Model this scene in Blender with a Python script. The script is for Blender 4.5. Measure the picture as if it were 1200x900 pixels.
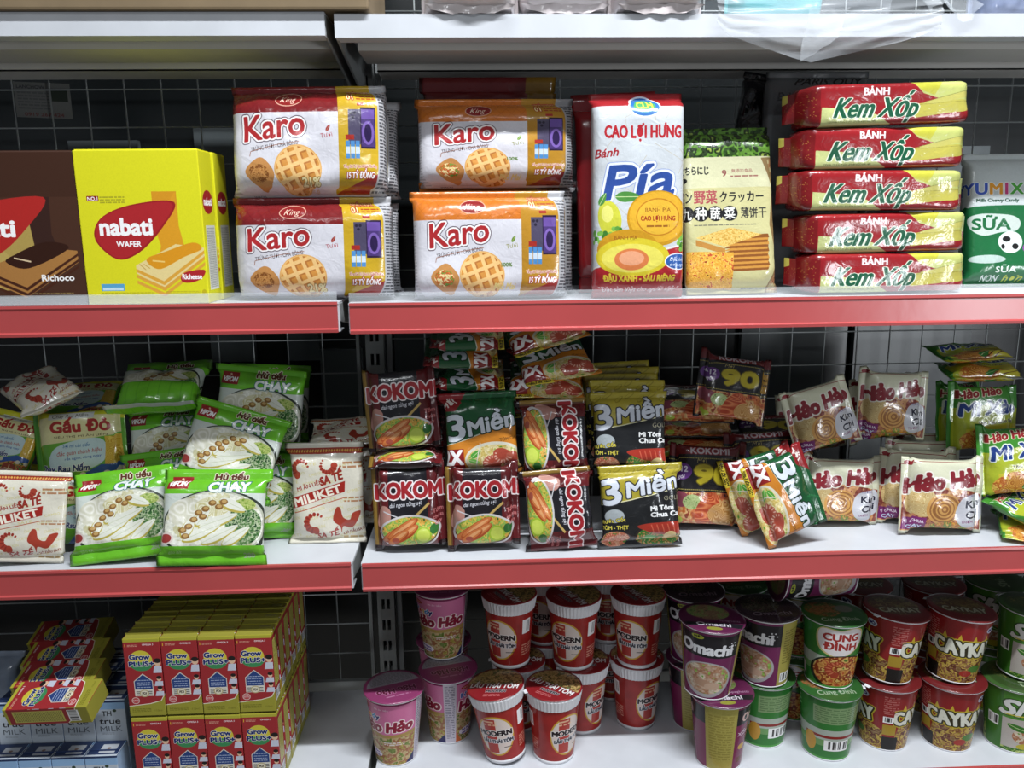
import bpy, bmesh, math, random
import numpy as np
from mathutils import Matrix, Vector, Euler

S = bpy.context.scene
for o in list(bpy.data.objects):
    bpy.data.objects.remove(o)

# ------------------------------------------------------------------ camera
FPX = 955.14
PIT, YAW, ROL = .19542, .03956, .01065
cp, sp, cy_, sy_ = math.cos(PIT), math.sin(PIT), math.cos(YAW), math.sin(YAW)
cF = np.array([sy_ * cp, cy_ * cp, -sp]); cR = np.array([cy_, -sy_, 0.]); cU = np.cross(cR, cF)
cR = math.cos(ROL) * cR - math.sin(ROL) * cU; cU = np.cross(cR, cF)
CAM = np.array([0, -1.1, 1.45])
cd = bpy.data.cameras.new('camera'); cam = bpy.data.objects.new('camera', cd)
S.collection.objects.link(cam); S.camera = cam
cd.sensor_width = 36; cd.lens = FPX / 1200 * 36; cd.clip_start = .05
cam.matrix_world = Matrix(((cR[0], cU[0], -cF[0], CAM[0]), (cR[1], cU[1], -cF[1], CAM[1]), (cR[2], cU[2], -cF[2], CAM[2]), (0, 0, 0, 1)))

# ------------------------------------------------------------------ world, lights, exposure
W = bpy.data.worlds.new('shop_light'); S.world = W; W.use_nodes = True
W.node_tree.nodes['Background'].inputs[0].default_value = (.86, .92, 1, 1)
W.node_tree.nodes['Background'].inputs[1].default_value = .1
def area(name, loc, rot, sx, sy, power, col=(1, .97, .93)):
    l = bpy.data.lights.new(name, 'AREA'); l.shape = 'RECTANGLE'; l.size = sx; l.size_y = sy; l.energy = power; l.color = col
    o = bpy.data.objects.new(name, l); S.collection.objects.link(o); o.location = loc; o.rotation_euler = rot
    return o
area('ceiling_tube_lamp', (.45, -.72, 2.95), (0, 0, 0), 1.2, .05, 62, (.93, .97, 1))
area('aisle_tube_lamp', (-.5, -2.3, 2.95), (math.radians(30), 0, 0), 1.2, .08, 9, (.93, .97, 1))
area('doorway_daylight', (2.35, -2.6, 1.1), (math.radians(90), 0, math.radians(40)), .4, .8, 20, (.9, .95, 1))
S.view_settings.view_transform = 'Standard'; S.view_settings.look = 'None'
S.view_settings.exposure = .33; S.view_settings.gamma = 1

# ------------------------------------------------------------------ helpers
def at(px, py, Y):
    d = cF + cR * (px - 600) / FPX + cU * (450 - py) / FPX
    return CAM + d * ((Y - CAM[1]) / d[1])
def atz(px, py, Z):
    d = cF + cR * (px - 600) / FPX + cU * (450 - py) / FPX
    return CAM + d * ((Z - CAM[2]) / d[2])
def rgb(c):
    if isinstance(c, str):
        c = c.lstrip('#'); return np.array([int(c[i:i + 2], 16) / 255 for i in (0, 2, 4)])
    return np.array(c, float)
def lin(c):
    c = rgb(c); return tuple(np.where(c < .04045, c / 12.92, ((c + .055) / 1.055) ** 2.4))

# ------------------------------------------------------------------ printed artwork, painted by code
_tris = {}
def text_tris(s):
    if s not in _tris:
        cu = bpy.data.curves.new('t', 'FONT'); cu.body = s; cu.size = 1; cu.resolution_u = 3
        o = bpy.data.objects.new('t', cu); S.collection.objects.link(o)
        dg = bpy.context.evaluated_depsgraph_get(); dg.update()
        me = o.evaluated_get(dg).to_mesh()
        v = np.array([q.co[:2] for q in me.vertices]).reshape(-1, 2); me.calc_loop_triangles()
        t = np.array([list(q.vertices) for q in me.loop_triangles], int)
        _tris[s] = v[t] if len(t) else np.zeros((0, 3, 2))
        bpy.data.objects.remove(o); bpy.data.curves.remove(cu)
    return _tris[s]
def vnoise(h, w, cell, seed):
    r = np.random.RandomState(seed); gh, gw = int(h / cell) + 3, int(w / cell) + 3
    g = r.rand(gh, gw)
    y = np.arange(h) / cell; x = np.arange(w) / cell
    iy, ix = y.astype(int), x.astype(int); fy, fx = y - iy, x - ix
    fy = fy * fy * (3 - 2 * fy); fx = fx * fx * (3 - 2 * fx)
    a = g[iy][:, ix] * (1 - fx) + g[iy][:, ix + 1] * fx
    b = g[iy + 1][:, ix] * (1 - fx) + g[iy + 1][:, ix + 1] * fx
    return a * (1 - fy[:, None]) + b * fy[:, None]
class Art:
    """a flat print; x runs 0..1, y runs 0..a upward"""
    def __init__(s, w, a, bg):
        s.k = w * 2; s.a = a; s.w, s.h = w * 2, int(w * a) * 2
        s.p = np.empty((s.h, s.w, 3), np.float32); s.p[:] = rgb(bg)
        s.Y, s.X = np.mgrid[0:s.h, 0:s.w].astype(np.float32); s.X = (s.X + .5) / s.k; s.Y = (s.Y + .5) / s.k
    def box(s, x0, y0, x1, y1):
        return (slice(max(0, int(y0 * s.k) - 1), max(0, min(s.h, int(y1 * s.k) + 2))), slice(max(0, int(x0 * s.k) - 1), max(0, min(s.w, int(x1 * s.k) + 2))))
    def put(s, b, m, c, al=1):
        v = s.p[b]; v[m] = v[m] * (1 - al) + rgb(c).astype(np.float32) * al
    def rect(s, x0, y0, x1, y1, c, al=1):
        b = s.box(x0, y0, x1, y1); X, Y = s.X[b], s.Y[b]
        s.put(b, (X >= x0) & (X <= x1) & (Y >= y0) & (Y <= y1), c, al)
    def mell(s, cx, cy, rx, ry, rot=0):
        r = max(rx, ry); b = s.box(cx - r, cy - r, cx + r, cy + r); X, Y = s.X[b] - cx, s.Y[b] - cy
        c, n = math.cos(rot), math.sin(rot); u, v = X * c + Y * n, -X * n + Y * c
        return b, (u / rx) ** 2 + (v / ry) ** 2 <= 1
    def ell(s, cx, cy, rx, ry, c, rot=0, al=1):
        b, m = s.mell(cx, cy, rx, ry, rot); s.put(b, m, c, al)
    def mpoly(s, P):
        P = np.array(P, float); b = s.box(P[:, 0].min(), P[:, 1].min(), P[:, 0].max(), P[:, 1].max()); X, Y = s.X[b], s.Y[b]
        m = np.zeros(X.shape, bool)
        for i in range(len(P)):
            (x0, y0), (x1, y1) = P[i - 1], P[i]
            if y0 != y1: m ^= ((Y < y0) != (Y < y1)) & (X < (x1 - x0) * (Y - y0) / (y1 - y0) + x0)
        return b, m
    def poly(s, P, c, al=1, smooth=0):
        if smooth: P = curve(P)
        b, m = s.mpoly(P); s.put(b, m, c, al)
    def line(s, P, w, c, al=1):
        for (x0, y0), (x1, y1) in zip(P[:-1], P[1:]):
            dx, dy = x1 - x0, y1 - y0; L = math.hypot(dx, dy) + 1e-9; nx, ny = -dy / L * w / 2, dx / L * w / 2
            s.poly([(x0 + nx, y0 + ny), (x1 + nx, y1 + ny), (x1 - nx, y1 - ny), (x0 - nx, y0 - ny)], c, al)
    def text(s, t, cx, cy, h, c, w=None, o=0, oc='#ffffff', b=0, sh=0, rot=0, o2=0, oc2='#000000', arc=0, al=1):
        T = text_tris(t)
        if not len(T): return
        T = T.copy(); x0, x1 = T[..., 0].min(), T[..., 0].max()
        T[..., 0] -= (x0 + x1) / 2; T[..., 1] -= .36
        sy = h / .73; sx = (w / (x1 - x0)) if w else sy
        T[..., 0] = T[..., 0] * sx + T[..., 1] * sy * sh; T[..., 1] *= sy
        T[..., 1] += arc * T[..., 0] ** 2
        cr, sr = math.cos(math.radians(rot)), math.sin(math.radians(rot))
        x = T[..., 0] * cr - T[..., 1] * sr + cx; y = T[..., 0] * sr + T[..., 1] * cr + cy
        pad = int((o + o2 + b) * s.k) + 3
        gx0, gy0 = int(x.min() * s.k) - pad, int(y.min() * s.k) - pad
        gw, gh = int(x.max() * s.k) + pad - gx0 + 2, int(y.max() * s.k) + pad - gy0 + 2
        M = np.zeros((gh, gw), bool)
        PX, PY = x * s.k - gx0 - .5, y * s.k - gy0 - .5
        for px, py in zip(PX, PY):
            a0, a1, b0, b1 = int(px.min()), int(px.max()) + 2, int(py.min()), int(py.max()) + 2
            gy, gx = np.ogrid[b0:b1, a0:a1]
            d = [(px[(i + 1) % 3] - px[i]) * (gy - py[i]) - (py[(i + 1) % 3] - py[i]) * (gx - px[i]) for i in range(3)]
            M[b0:b1, a0:a1] |= ((d[0] >= 0) & (d[1] >= 0) & (d[2] >= 0)) | ((d[0] <= 0) & (d[1] <= 0) & (d[2] <= 0))
        def dil(m, r):
            r = r * s.k
            if r < .5: return m
            o_ = m.copy(); n = max(8, int(r * 3)); 
            for rr in ([r, r * .5] if r > 2 else [r]):
                for i in range(n):
                    dx, dy = int(round(rr * math.cos(6.2832 * i / n))), int(round(rr * math.sin(6.2832 * i / n)))
                    o_ |= np.roll(np.roll(m, dx, 1), dy, 0)
            return o_
        def lay(m, col):
            y0, x0_ = max(0, gy0), max(0, gx0); y1, x1_ = min(s.h, gy0 + gh), min(s.w, gx0 + gw)
            if y1 <= y0 or x1_ <= x0_: return
            s.put((slice(y0, y1), slice(x0_, x1_)), m[y0 - gy0:y1 - gy0, x0_ - gx0:x1_ - gx0], col, al)
        M = dil(M, b * .6)
        if o2: lay(dil(M, o + o2), oc2)
        if o: lay(dil(M, o), oc)
        lay(M, c)
    def tiny(s, x0, y0, x1, y1, rows, c, seed=0, al=.8):
        """rows of print too small to read"""
        r = random.Random(seed); rh = (y1 - y0) / rows
        for i in range(rows):
            x = x0; y = y1 - (i + .5) * rh
            while x < x1:
                l = r.uniform(.4, 1.6) * rh * 1.5; e = min(x1, x + l)
                s.rect(x, y - rh * .26, e, y + rh * .26, c, al); x = e + rh * .35
    def bars(s, x0, y0, x1, y1, seed=1, n=26, c='#222222'):
        s.rect(x0, y0, x1, y1, '#f0f0f0'); r = random.Random(seed); q = (x1 - x0) / n
        for i in range(1, n - 1):
            if r.random() < .55: s.rect(x0 + i * q, y0 + (y1 - y0) * .15, x0 + (i + r.choice([.5, .9])) * q, y1 - (y1 - y0) * .1, c)
    def mot(s, bm, cols, cell, seed=0):
        """mottled food colours inside a mask"""
        b, m = bm; h, w = m.shape
        if h < 3 or w < 3: return
        n = .65 * vnoise(h, w, cell * s.k, seed) + .35 * vnoise(h, w, cell * s.k * .4, seed + 9)
        n = (n - n.min()) / (np.ptp(n) + 1e-6); C = np.array([rgb(c) for c in cols]); q = n * (len(cols) - 1) ; i = np.clip(q.round().astype(int), 0, len(cols) - 1)
        f = (vnoise(h, w, cell * s.k * .25, seed + 5)[..., None] - .5) * .16
        s.p[b][m] = np.clip(C[i] + f, 0, 1)[m]
    def noodle(s, bm, c0, c1, cell=.03, seed=0, k=5):
        b, m = bm; h, w = m.shape
        n = vnoise(h, w, cell * s.k * 2.2, seed); t = (.5 + .5 * np.sin(n * 6.28 * k * 2.2))[..., None] ** 1.4
        s.p[b][m] = (rgb(c0) * (1 - t) + rgb(c1) * t)[m]
    def leaf(s, cx, cy, L, wd, rot, c, vein='#cfe0a0'):
        P = [(-L / 2, 0), (-L / 4, wd / 2), (L / 6, wd / 2.2), (L / 2, 0), (L / 6, -wd / 2.2), (-L / 4, -wd / 2)]
        a = math.radians(rot); R = [(cx + x * math.cos(a) - y * math.sin(a), cy + x * math.sin(a) + y * math.cos(a)) for x, y in P]
        s.poly(R, c, smooth=1); s.line([R[0], R[3]], wd * .08, vein)
    def image(s, name):
        q = s.p.reshape(s.h // 2, 2, s.w // 2, 2, 3).mean((1, 3)); h, w = q.shape[:2]; g_ = q.mean(2, keepdims=True); q = np.clip((g_ + (q - g_) * .93) * (.955 + .03 * vnoise(h, w, 3, 7)[..., None]), 0, 1)
        im = bpy.data.images.new(name, w, h, alpha=False)
        im.pixels.foreach_set(np.concatenate([q, np.ones((h, w, 1), np.float32)], 2).astype(np.float32).ravel()); im.update(); im.pack()
        return im
def curve(P, n=6):
    P = np.array(P, float); N = len(P); out = []
    for i in range(N):
        a, b, c, d = P[i - 1], P[i], P[(i + 1) % N], P[(i + 2) % N]
        for j in range(n):
            t = j / n; out.append(.5 * ((2 * b) + (c - a) * t + (2 * a - 5 * b + 4 * c - d) * t * t + (3 * b - a - 3 * c + d) * t ** 3))
    return out

ARTS = {}
def art(f):
    ARTS[f.__name__] = f; return f
def shrimp(A, cx, cy, r, rot, c='#c8452a', c2='#e8926a'):
    T_ = [math.radians(rot + 210 - i * 25) for i in range(10)]
    for i, t in enumerate(T_): q = 1 - i * .075; A.ell(cx + r * math.cos(t), cy + r * math.sin(t), r * .52 * q, r * .42 * q, c, t)
    for i, t in enumerate(T_[1:-1]): q = 1 - i * .085; A.ell(cx + r * 1.02 * math.cos(t), cy + r * 1.02 * math.sin(t), r * .36 * q, r * .09, c2, t)
def waffle(A, cx, cy, r, c='#d8913e', l='#f0c27c', d='#a8602a', rot=20):
    b, m = A.mell(cx, cy, r, r); A.put(b, m, l)
    X, Y = A.X[b] - cx, A.Y[b] - cy; a = math.radians(rot); u = (X * math.cos(a) + Y * math.sin(a)) / r; v = (-X * math.sin(a) + Y * math.cos(a)) / r
    fu, fv = (u * 2.2 + .5) % 1, (v * 2.2 + .5) % 1
    cell = m & (fu > .2) & (fu < .86) & (fv > .2) & (fv < .86) & (u * u + v * v < .86)
    A.put(b, cell, c); A.put(b, cell & ((fu < .36) | (fv > .72)), d, .6)
    A.put(b, m & (u * u + v * v > .9), c, .5)

@art
def nabati_choc():
    A = Art(420, 1.17, '#4b2d20'); A.rect(0, .83, 1, 1.17, '#43271b')
    A.ell(.42, .42, .3, .3, '#b59a4e'); A.ell(.2, .3, .3, .2, '#c9b060', al=.5)
    A.poly([(.62, .83), (.8, .83), (.79, .55), (.83, .42), (.62, .36), (.5, .38), (.66, .45)], '#3a211b', smooth=0)
    A.poly([(-.1, .45), (.02, .68), (.3, .78), (.76, .82), (.6, .58), (.35, .4), (.05, .3)], '#b62320', smooth=0)
    A.poly(curve([(0, .33), (.02, .62), (.25, .77), (.76, .83), (.62, .6), (.36, .38)]), '#bb2622')
    A.text('nabati', .28, .6, .13, '#ffffff', w=.5, b=.012); A.text('WAFER', .27, .47, .045, '#ffffff', w=.25, b=.003)
    A.poly([(.3, .2), (.56, .06), (.96, .33), (.96, .42), (.7, .45), (.3, .3)], '#b0793c')
    for k in range(3): A.poly([(.3, .27 - k * .045), (.57, .14 - k * .045), (.96, .4 - k * .045), (.96, .38 - k * .045), (.57, .115 - k * .045), (.3, .25 - k * .045)], '#4a2415')
    A.poly([(.44, .34), (.6, .29), (.9, .44), (.74, .49), (.52, .4)], '#35190f', smooth=1); A.line([(.5, .37), (.62, .34)], .012, '#e0c8a0')
    A.text('Richoco', .8, .215, .05, '#ffffff', w=.23, b=.004); A.tiny(.6, .085, .9, .1, 1, '#9a8a50', 3)
    A.rect(0, 0, 1, .05, '#5d4a44'); return A
@art
def nabati_cheese():
    A = Art(420, 1.17, '#e6e21a')
    A.rect(.6, .55, .8, .86, '#e0981c'); A.poly([(.6, .6), (.79, .86), (.8, .6), (.84, .4), (.62, .36), (.64, .45)], '#e8a01e')
    A.poly(curve([(.11, .5), (.17, .66), (.42, .76), (.78, .78), (.66, .58), (.46, .4), (.27, .35)]), '#a31d22'); A.poly(curve([(.12, .51), (.18, .66), (.42, .75), (.76, .77), (.64, .58), (.45, .41), (.27, .36)]), '#b8242a')
    A.text('nabati', .37, .6, .13, '#ffffff', w=.42, b=.012); A.text('WAFER', .38, .465, .045, '#ffffff', w=.2, b=.003)
    A.rect(.075, .79, .17, .83, '#8c1a1a'); A.text('NO.1', .122, .81, .028, '#ffffff', w=.08, b=.002); A.tiny(.18, .77, .38, .83, 3, '#a09a20', 1)
    A.poly([(.42, .24), (.64, .1), (.99, .34), (.99, .43), (.76, .46), (.42, .3)], '#f0d890')
    for k in range(3): A.poly([(.42, .275 - k * .045), (.64, .175 - k * .045), (.99, .41 - k * .045), (.99, .385 - k * .045), (.64, .145 - k * .045), (.42, .25 - k * .045)], '#e8a838')
    for k in range(14): A.line([(.45 + k * .035, .31 + (k > 4) * .02 + (k - 5) * .008 * (k > 4)), (.5 + k * .034, .265 + k * .011)], .006, '#c89a48')
    A.poly([(.52, .32), (.62, .27), (.82, .36), (.97, .42), (.9, .47), (.66, .4), (.53, .36)], '#e89a18', smooth=1); A.line([(.56, .335), (.66, .325)], .012, '#f8d070')
    A.poly(curve([(.78, .2), (.83, .245), (.98, .26), (.96, .2), (.88, .165), (.8, .165)]), '#b8242a'); A.text('Richeese', .875, .21, .042, '#ffffff', w=.16, b=.003)
    A.rect(.12, .105, .31, .16, '#58a8d8'); A.rect(.13, .11, .3, .13, '#c8e4f4'); A.tiny(.12, .08, .55, .095, 1, '#b0a820', 3); A.tiny(.65, .075, .93, .1, 2, '#b0a820', 5); A.ell(.965, .09, .018, .018, '#c8b818')
    A.rect(0, 0, 1, .045, '#e9e558'); return A
@art
def nabati_side():
    A = Art(120, 3.6, '#ddd81c'); A.ell(.5, 2.4, .4, .28, '#a81e24'); A.text('nabati', .5, 2.42, .18, '#ffffff', w=.6, b=.02); A.rect(.2, .3, .9, 1.85, '#d8d8d0'); A.tiny(.25, .35, .85, 1.8, 36, '#555555', 4, .6)
    return A
def karo(band, band2, gold, orange=False):
    A = Art(640, .6, '#dcdae2'); L, Rr = .11, .89
    A.p[:] = A.p - .05 * vnoise(A.h, A.w, 90, 3)[..., None]
    A.rect(0, .44, 1, .6, band)
    for k in range(30): A.line([(k * .06 - .6, .44), (k * .06 - .44, .6)], .002, band2); A.line([(k * .06 - .6, .6), (k * .06 - .44, .44)], .002, band2)
    A.tiny(.005, .03, L - .03, .42, 22, '#8a8a90', 2, .5)
    A.ell(.4, .51, .075, .04, '#d8a890'); A.ell(.4, .51, .07, .035, '#8c1a1c'); A.text('King', .4, .51, .035, '#f0d8c0', sh=.3)
    A.rect(.675, .03, Rr, .6, gold); A.poly([(.675, .03), (.89, .12), (.89, .03)], '#9a2420')
    A.rect(Rr, 0, 1, .6, '#b4b4b8'); A.tiny(Rr + .01, .03, .99, .55, 30, '#333338', 7, .75)
    A.text('Karo', .325, .375, .13, '#b0262a', w=.33, b=.006, o=.009, oc='#f4f0f0', o2=.004, oc2='#4a3a48', rot=6, sh=.1)
    A.text('TRỨNG TƯƠI - CHÀ BÔNG', .325, .268, .023, '#40383c', w=.26, rot=8, b=.0005); A.line([(.19, .215), (.195, .24), (.33, .272), (.46, .29)], .003, '#8a4a30')
    waffle(A, .45, .145, .128)
    A.poly([(.16, .13), (.22, .2), (.27, .2), (.32, .12), (.24, .04)], '#c88a4a', smooth=1)
    A.mot(A.mell(.235, .13, .055, .045), ['#a86a30', '#c88a48', '#8a5020', '#d8a058'] if not orange else ['#e8c860', '#f0e0a0', '#d0602a', '#6a9a3a', '#e8b848'], .012, 3)
    if not orange: A.text('21%', .52, .085, .045, '#e8d8a0', w=.1, b=.004, o=.003, oc='#8a6a30'); A.text('ruột thịt gà', .52, .045, .018, '#c8a870', w=.11); A.text('Tươi', .61, .32, .024, '#b0404a', rot=8); A.leaf(.62, .355, .04, .016, 60, '#a02a30')
    else: A.text('Tươi', .62, .3, .024, '#8a8a3a', rot=8); A.leaf(.63, .335, .04, .016, 60, '#6a8a30'); A.text('100%', .59, .2, .022, '#5a7a3a', w=.06, b=.001); A.text('Phô Mai', .58, .085, .035, '#e8d080', w=.12, b=.002, sh=.2)
    A.text('SNACKS', .17, .018, .02, '#55505a', w=.08)
    A.rect(.73, .27, .80, .45, '#4c4560'); A.ell(.745, .43, .008, .008, '#2a2438'); A.ell(.765, .43, .008, .008, '#2a2438'); A.ell(.755, .41, .008, .008, '#2a2438')
    A.rect(.795, .25, .875, .46, '#2a1a3c'); A.rect(.8, .26, .87, .45, '#4a3474'); A.ell(.835, .33, .033, .06, '#7a5cb0'); A.ell(.835, .33, .02, .045, '#2a1a4a'); A.rect(.8, .4, .87, .45, '#6a4ca0')
    for k in range(3): A.rect(.715 + k * .026, .2, .737 + k * .026, .29, '#4a8ac8'); A.rect(.715 + k * .026, .225, .737 + k * .026, .26, '#c8d8f0')
    A.rect(.715, .295, .76, .32, '#a82a20'); A.text('Tổng Giá Trị Quà & Giải Thưởng', .79, .16, .016, '#9a2018', w=.18, o=.002, oc='#f0d8c8'); A.text('15 TỶ ĐỒNG', .795, .115, .032, '#ffffff', w=.15, b=.002, o=.003, oc='#a82a20')
    A.text('NHẬN NGAY', .81, .555, .02, '#f8e8a0', w=.13, o=.004, oc='#a02a20'); A.text('01', .745, .52, .032, '#f8e8a0', b=.002, o=.004, oc='#a02a20'); A.tiny(.78, .5, .88, .53, 2, '#a02a20', 1); A.rect(.78, .47, .82, .485, '#a82a20')
    return A
@art
def karo_red(): return karo('#7e181c', '#6c1216', '#c8a11c')
@art
def karo_orange(): return karo('#d0701e', '#b85c16', '#b98422', True)
@art
def karo_dark():
    A = Art(200, .3, '#6a1418'); A.rect(.78, 0, 1, .3, '#8a6418'); A.ell(.5, .08, .1, .03, '#2a0a0c'); return A
@art
def pia():
    A = Art(420, 1.7, '#c3c8cd')
    r = random.Random(3)
    for k in range(16):
        x, y = r.random(), r.uniform(.5, 1.6); A.line([(x, y), (x + r.uniform(-.2, .2), y + .1), (x + r.uniform(-.3, .3), y + .25)], .003, '#b09a70', .7)
    A.rect(0, 1.58, 1, 1.7, '#a01e24'); A.poly([(0, 0), (1, 0), (1, .46), (0, .22)], '#b32228'); A.line([(0, .23), (1, .47)], .01, '#e8e0d8')
    A.ell(.55, 1.58, .15, .1, '#e8e8ec'); A.ell(.55, 1.58, .135, .085, '#2a6ab0'); A.ell(.55, 1.58, .1, .055, '#48a060'); A.text('CLH', .55, 1.59, .06, '#e8d840', b=.004)
    A.text('CAO LỢI HƯNG', .53, 1.37, .1, '#b3202a', w=.66, b=.008); A.text('Bánh', .22, 1.2, .07, '#a02028', w=.2, sh=.35, rot=6, b=.003)
    A.text('Pía', .52, .98, .28, '#2a4a98', w=.6, b=.016, sh=.3, rot=4, o=.02, oc='#dfe4f4', o2=.006, oc2='#8898c8')
    A.ell(.24, .66, .1, .15, '#c8c838', .2); A.ell(.22, .7, .05, .07, '#e0dc70'); A.leaf(.4, .84, .22, .08, 0, '#4a8a3a'); A.leaf(.18, .82, .12, .05, 60, '#4a8a3a')
    for k in range(26): A.ell(.08 + r.random() * .26, .46 + r.random() * .12, .02, .02, r.choice(['#5a9a3a', '#3a7a2a', '#7ab848'])); A.ell(.84 + r.random() * .16, .3 + r.random() * .14 + .1, .02, .02, r.choice(['#5a9a3a', '#3a7a2a', '#7ab848']))
    A.ell(.66, .66, .27, .23, '#c89018'); A.ell(.66, .67, .25, .21, '#e0a828'); A.ell(.66, .67, .19, .155, '#c07c18'); A.ell(.66, .67, .18, .145, '#e4b030')
    A.text('BÁNH PÍA', .66, .73, .035, '#8a4a14', w=.22); A.text('CAO LỢI HƯNG', .66, .66, .04, '#a03018', w=.3, b=.002); A.tiny(.56, .58, .76, .61, 1, '#8a4a14')
    A.ell(.4, .4, .27, .17, '#c89018'); A.ell(.44, .34, .32, .16, '#d8c428'); A.ell(.44, .33, .27, .12, '#e4d858'); A.ell(.43, .32, .15, .09, '#d87840'); A.ell(.43, .33, .11, .06, '#e8a078'); A.text('BÁNH PÍA', .38, .5, .03, '#8a4a14', w=.2)
    A.ell(.84, .3, .12, .07, '#f0f0f4'); A.ell(.84, .3, .11, .062, '#2a5aa8'); A.text('Đặc biệt', .84, .32, .03, '#ffffff', w=.15, sh=.3); A.text('thơm ngon', .84, .275, .028, '#ffffff', w=.15, sh=.3)
    A.text('ĐẬU XANH - SẦU RIÊNG', .5, .165, .05, '#f0d838', w=.64, b=.006); A.text('"Đặc sản Việt cho người Việt"', .5, .075, .04, '#f8e8e8', w=.8, sh=.3, b=.001)
    return A
@art
def cracker():
    A = Art(360, 1.75, '#c2bc86'); A.rect(0, 1.1, 1, 1.42, '#cbc9a2')
    A.mot((A.box(0, 1.42, 1, 1.75), np.ones(A.X[A.box(0, 1.42, 1, 1.75)].shape, bool)), ['#1c2e14', '#2c4a1a', '#5a8a2c', '#243818', '#8aa040'], .07, 4)
    A.poly([(.86, 0), (1, 0), (1, 1.42), (.82, 1.4), (.93, 1.1), (.88, .7), (.95, .35)], '#8a7048'); 
    A.mot(A.mpoly([(.88, 0), (1, 0), (1, 1.42), (.88, 1.38), (.95, 1.1), (.92, .7), (.96, .35)]), ['#7a2a24', '#a87a50', '#b8a878', '#c0b088'], .04, 8)
    A.text('とちらにじ', .17, 1.28, .07, '#2a2a2a', w=.28, b=.004); A.ell(.06, 1.18, .04, .03, '#222222'); A.text('9', .46, 1.25, .07, '#8a4a48', b=.002); A.text('無添加食品', .63, 1.27, .03, '#8a4a48', w=.2); A.tiny(.52, 1.2, .8, 1.23, 1, '#8a4a48', 1)
    A.text('イン', .07, 1.0, .1, '#282828', w=.14, b=.004); A.text('野菜', .27, 1.0, .11, '#a84a50', w=.22, b=.005); A.text('クラッカー', .62, 1.0, .09, '#282828', w=.42, b=.004)
    for k, c in enumerate('九种蔬菜'): A.ell(.08 + k * .14, .83, .075, .08, '#1e1e20'); A.text(c, .08 + k * .14, .83, .1, '#e8e8e0', w=.1, b=.004)
    A.text('薄饼干', .73, .83, .09, '#303030', w=.25, b=.003); A.tiny(.15, .7, .75, .72, 1, '#555550', 5)
    for k in range(15):
        y = .22 + k * .024; A.poly([(.42, y), (.85 + (k % 3) * .01, y + .01), (.86, y + .05), (.5, y + .03)], '#c88a38' if k % 2 else '#8a5020')
    A.poly([(.16, .58), (.5, .68), (.8, .6), (.44, .48)], '#d8b058'); A.mot(A.mpoly([(.16, .58), (.5, .68), (.8, .6), (.44, .48)]), ['#d8b058', '#c89a40', '#e0bc68', '#d8b058', '#403818'], .02, 2)
    A.poly([(.16, .56), (.44, .46), (.44, .4), (.16, .5)], '#b88038')
    A.mot(A.mpoly([(.02, .08), (.5, .04), (.52, .42), (.06, .44)]), ['#26301c', '#d89a30', '#e0a840', '#d89a30', '#e8b850', '#c05028', '#3a4a24'], .022, 6)
    A.tiny(.6, .04, .9, .06, 1, '#444444', 9); return A
@art
def kemxop():
    A = Art(560, .42, '#9b1a20'); x0 = .14
    A.rect(0, 0, x0 - .005, .42, '#7e1418')
    r = random.Random(2)
    for k in range(70): A.ell(r.uniform(.0, .12), r.uniform(.06, .36), .0018, .0025, '#c8a040')
    A.poly([(0, .42), (.03, .42), (.0, .36)], '#c8bc50'); A.poly([(x0, 0), (x0, .19), (.28, .17), (.42, .11), (.5, .0)], '#c6cc84')
    A.poly([(.6, .42), (.66, .3), (.74, .25), (1, .16), (1, .42)], '#c2c86e'); A.poly([(.6, .42), (.65, .33), (.72, .28), (.76, .42)], '#c4c03c')
    A.poly([(.6, .1), (.63, .2), (.86, .23), (.97, .2), (.96, .11), (.8, .1), (.62, .06)], '#c2b84e'); A.poly([(.66, .21), (.9, .32), (.94, .27), (.72, .19)], '#c8c060'); A.line([(.66, .21), (.9, .325), (.94, .27)], .003, '#6a6428'); A.line([(.64, .19), (.96, .22)], .003, '#8a8038')
    A.rect(.6, 0, .98, .06, '#9b1a20')
    A.text('BÁNH', .42, .335, .075, '#e8dcdc', w=.13, b=.005)
    A.text('Kem Xốp', .43, .18, .2, '#12583a', w=.42, b=.007, sh=.18, rot=-1, o=.006, oc='#e8ecd8')
    A.text('CÔNG TY CỔ PHẦN BÁNH KẸO HÀ HẢI', .3, .045, .018, '#3a3a20', w=.24)
    B = Art(560, .52, '#9b1a20'); h = B.h; idx = np.clip(((np.arange(h) / h - .27) / .46 * A.h).astype(int), 0, A.h - 1); B.p[:] = A.p[idx]
    return B
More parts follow.
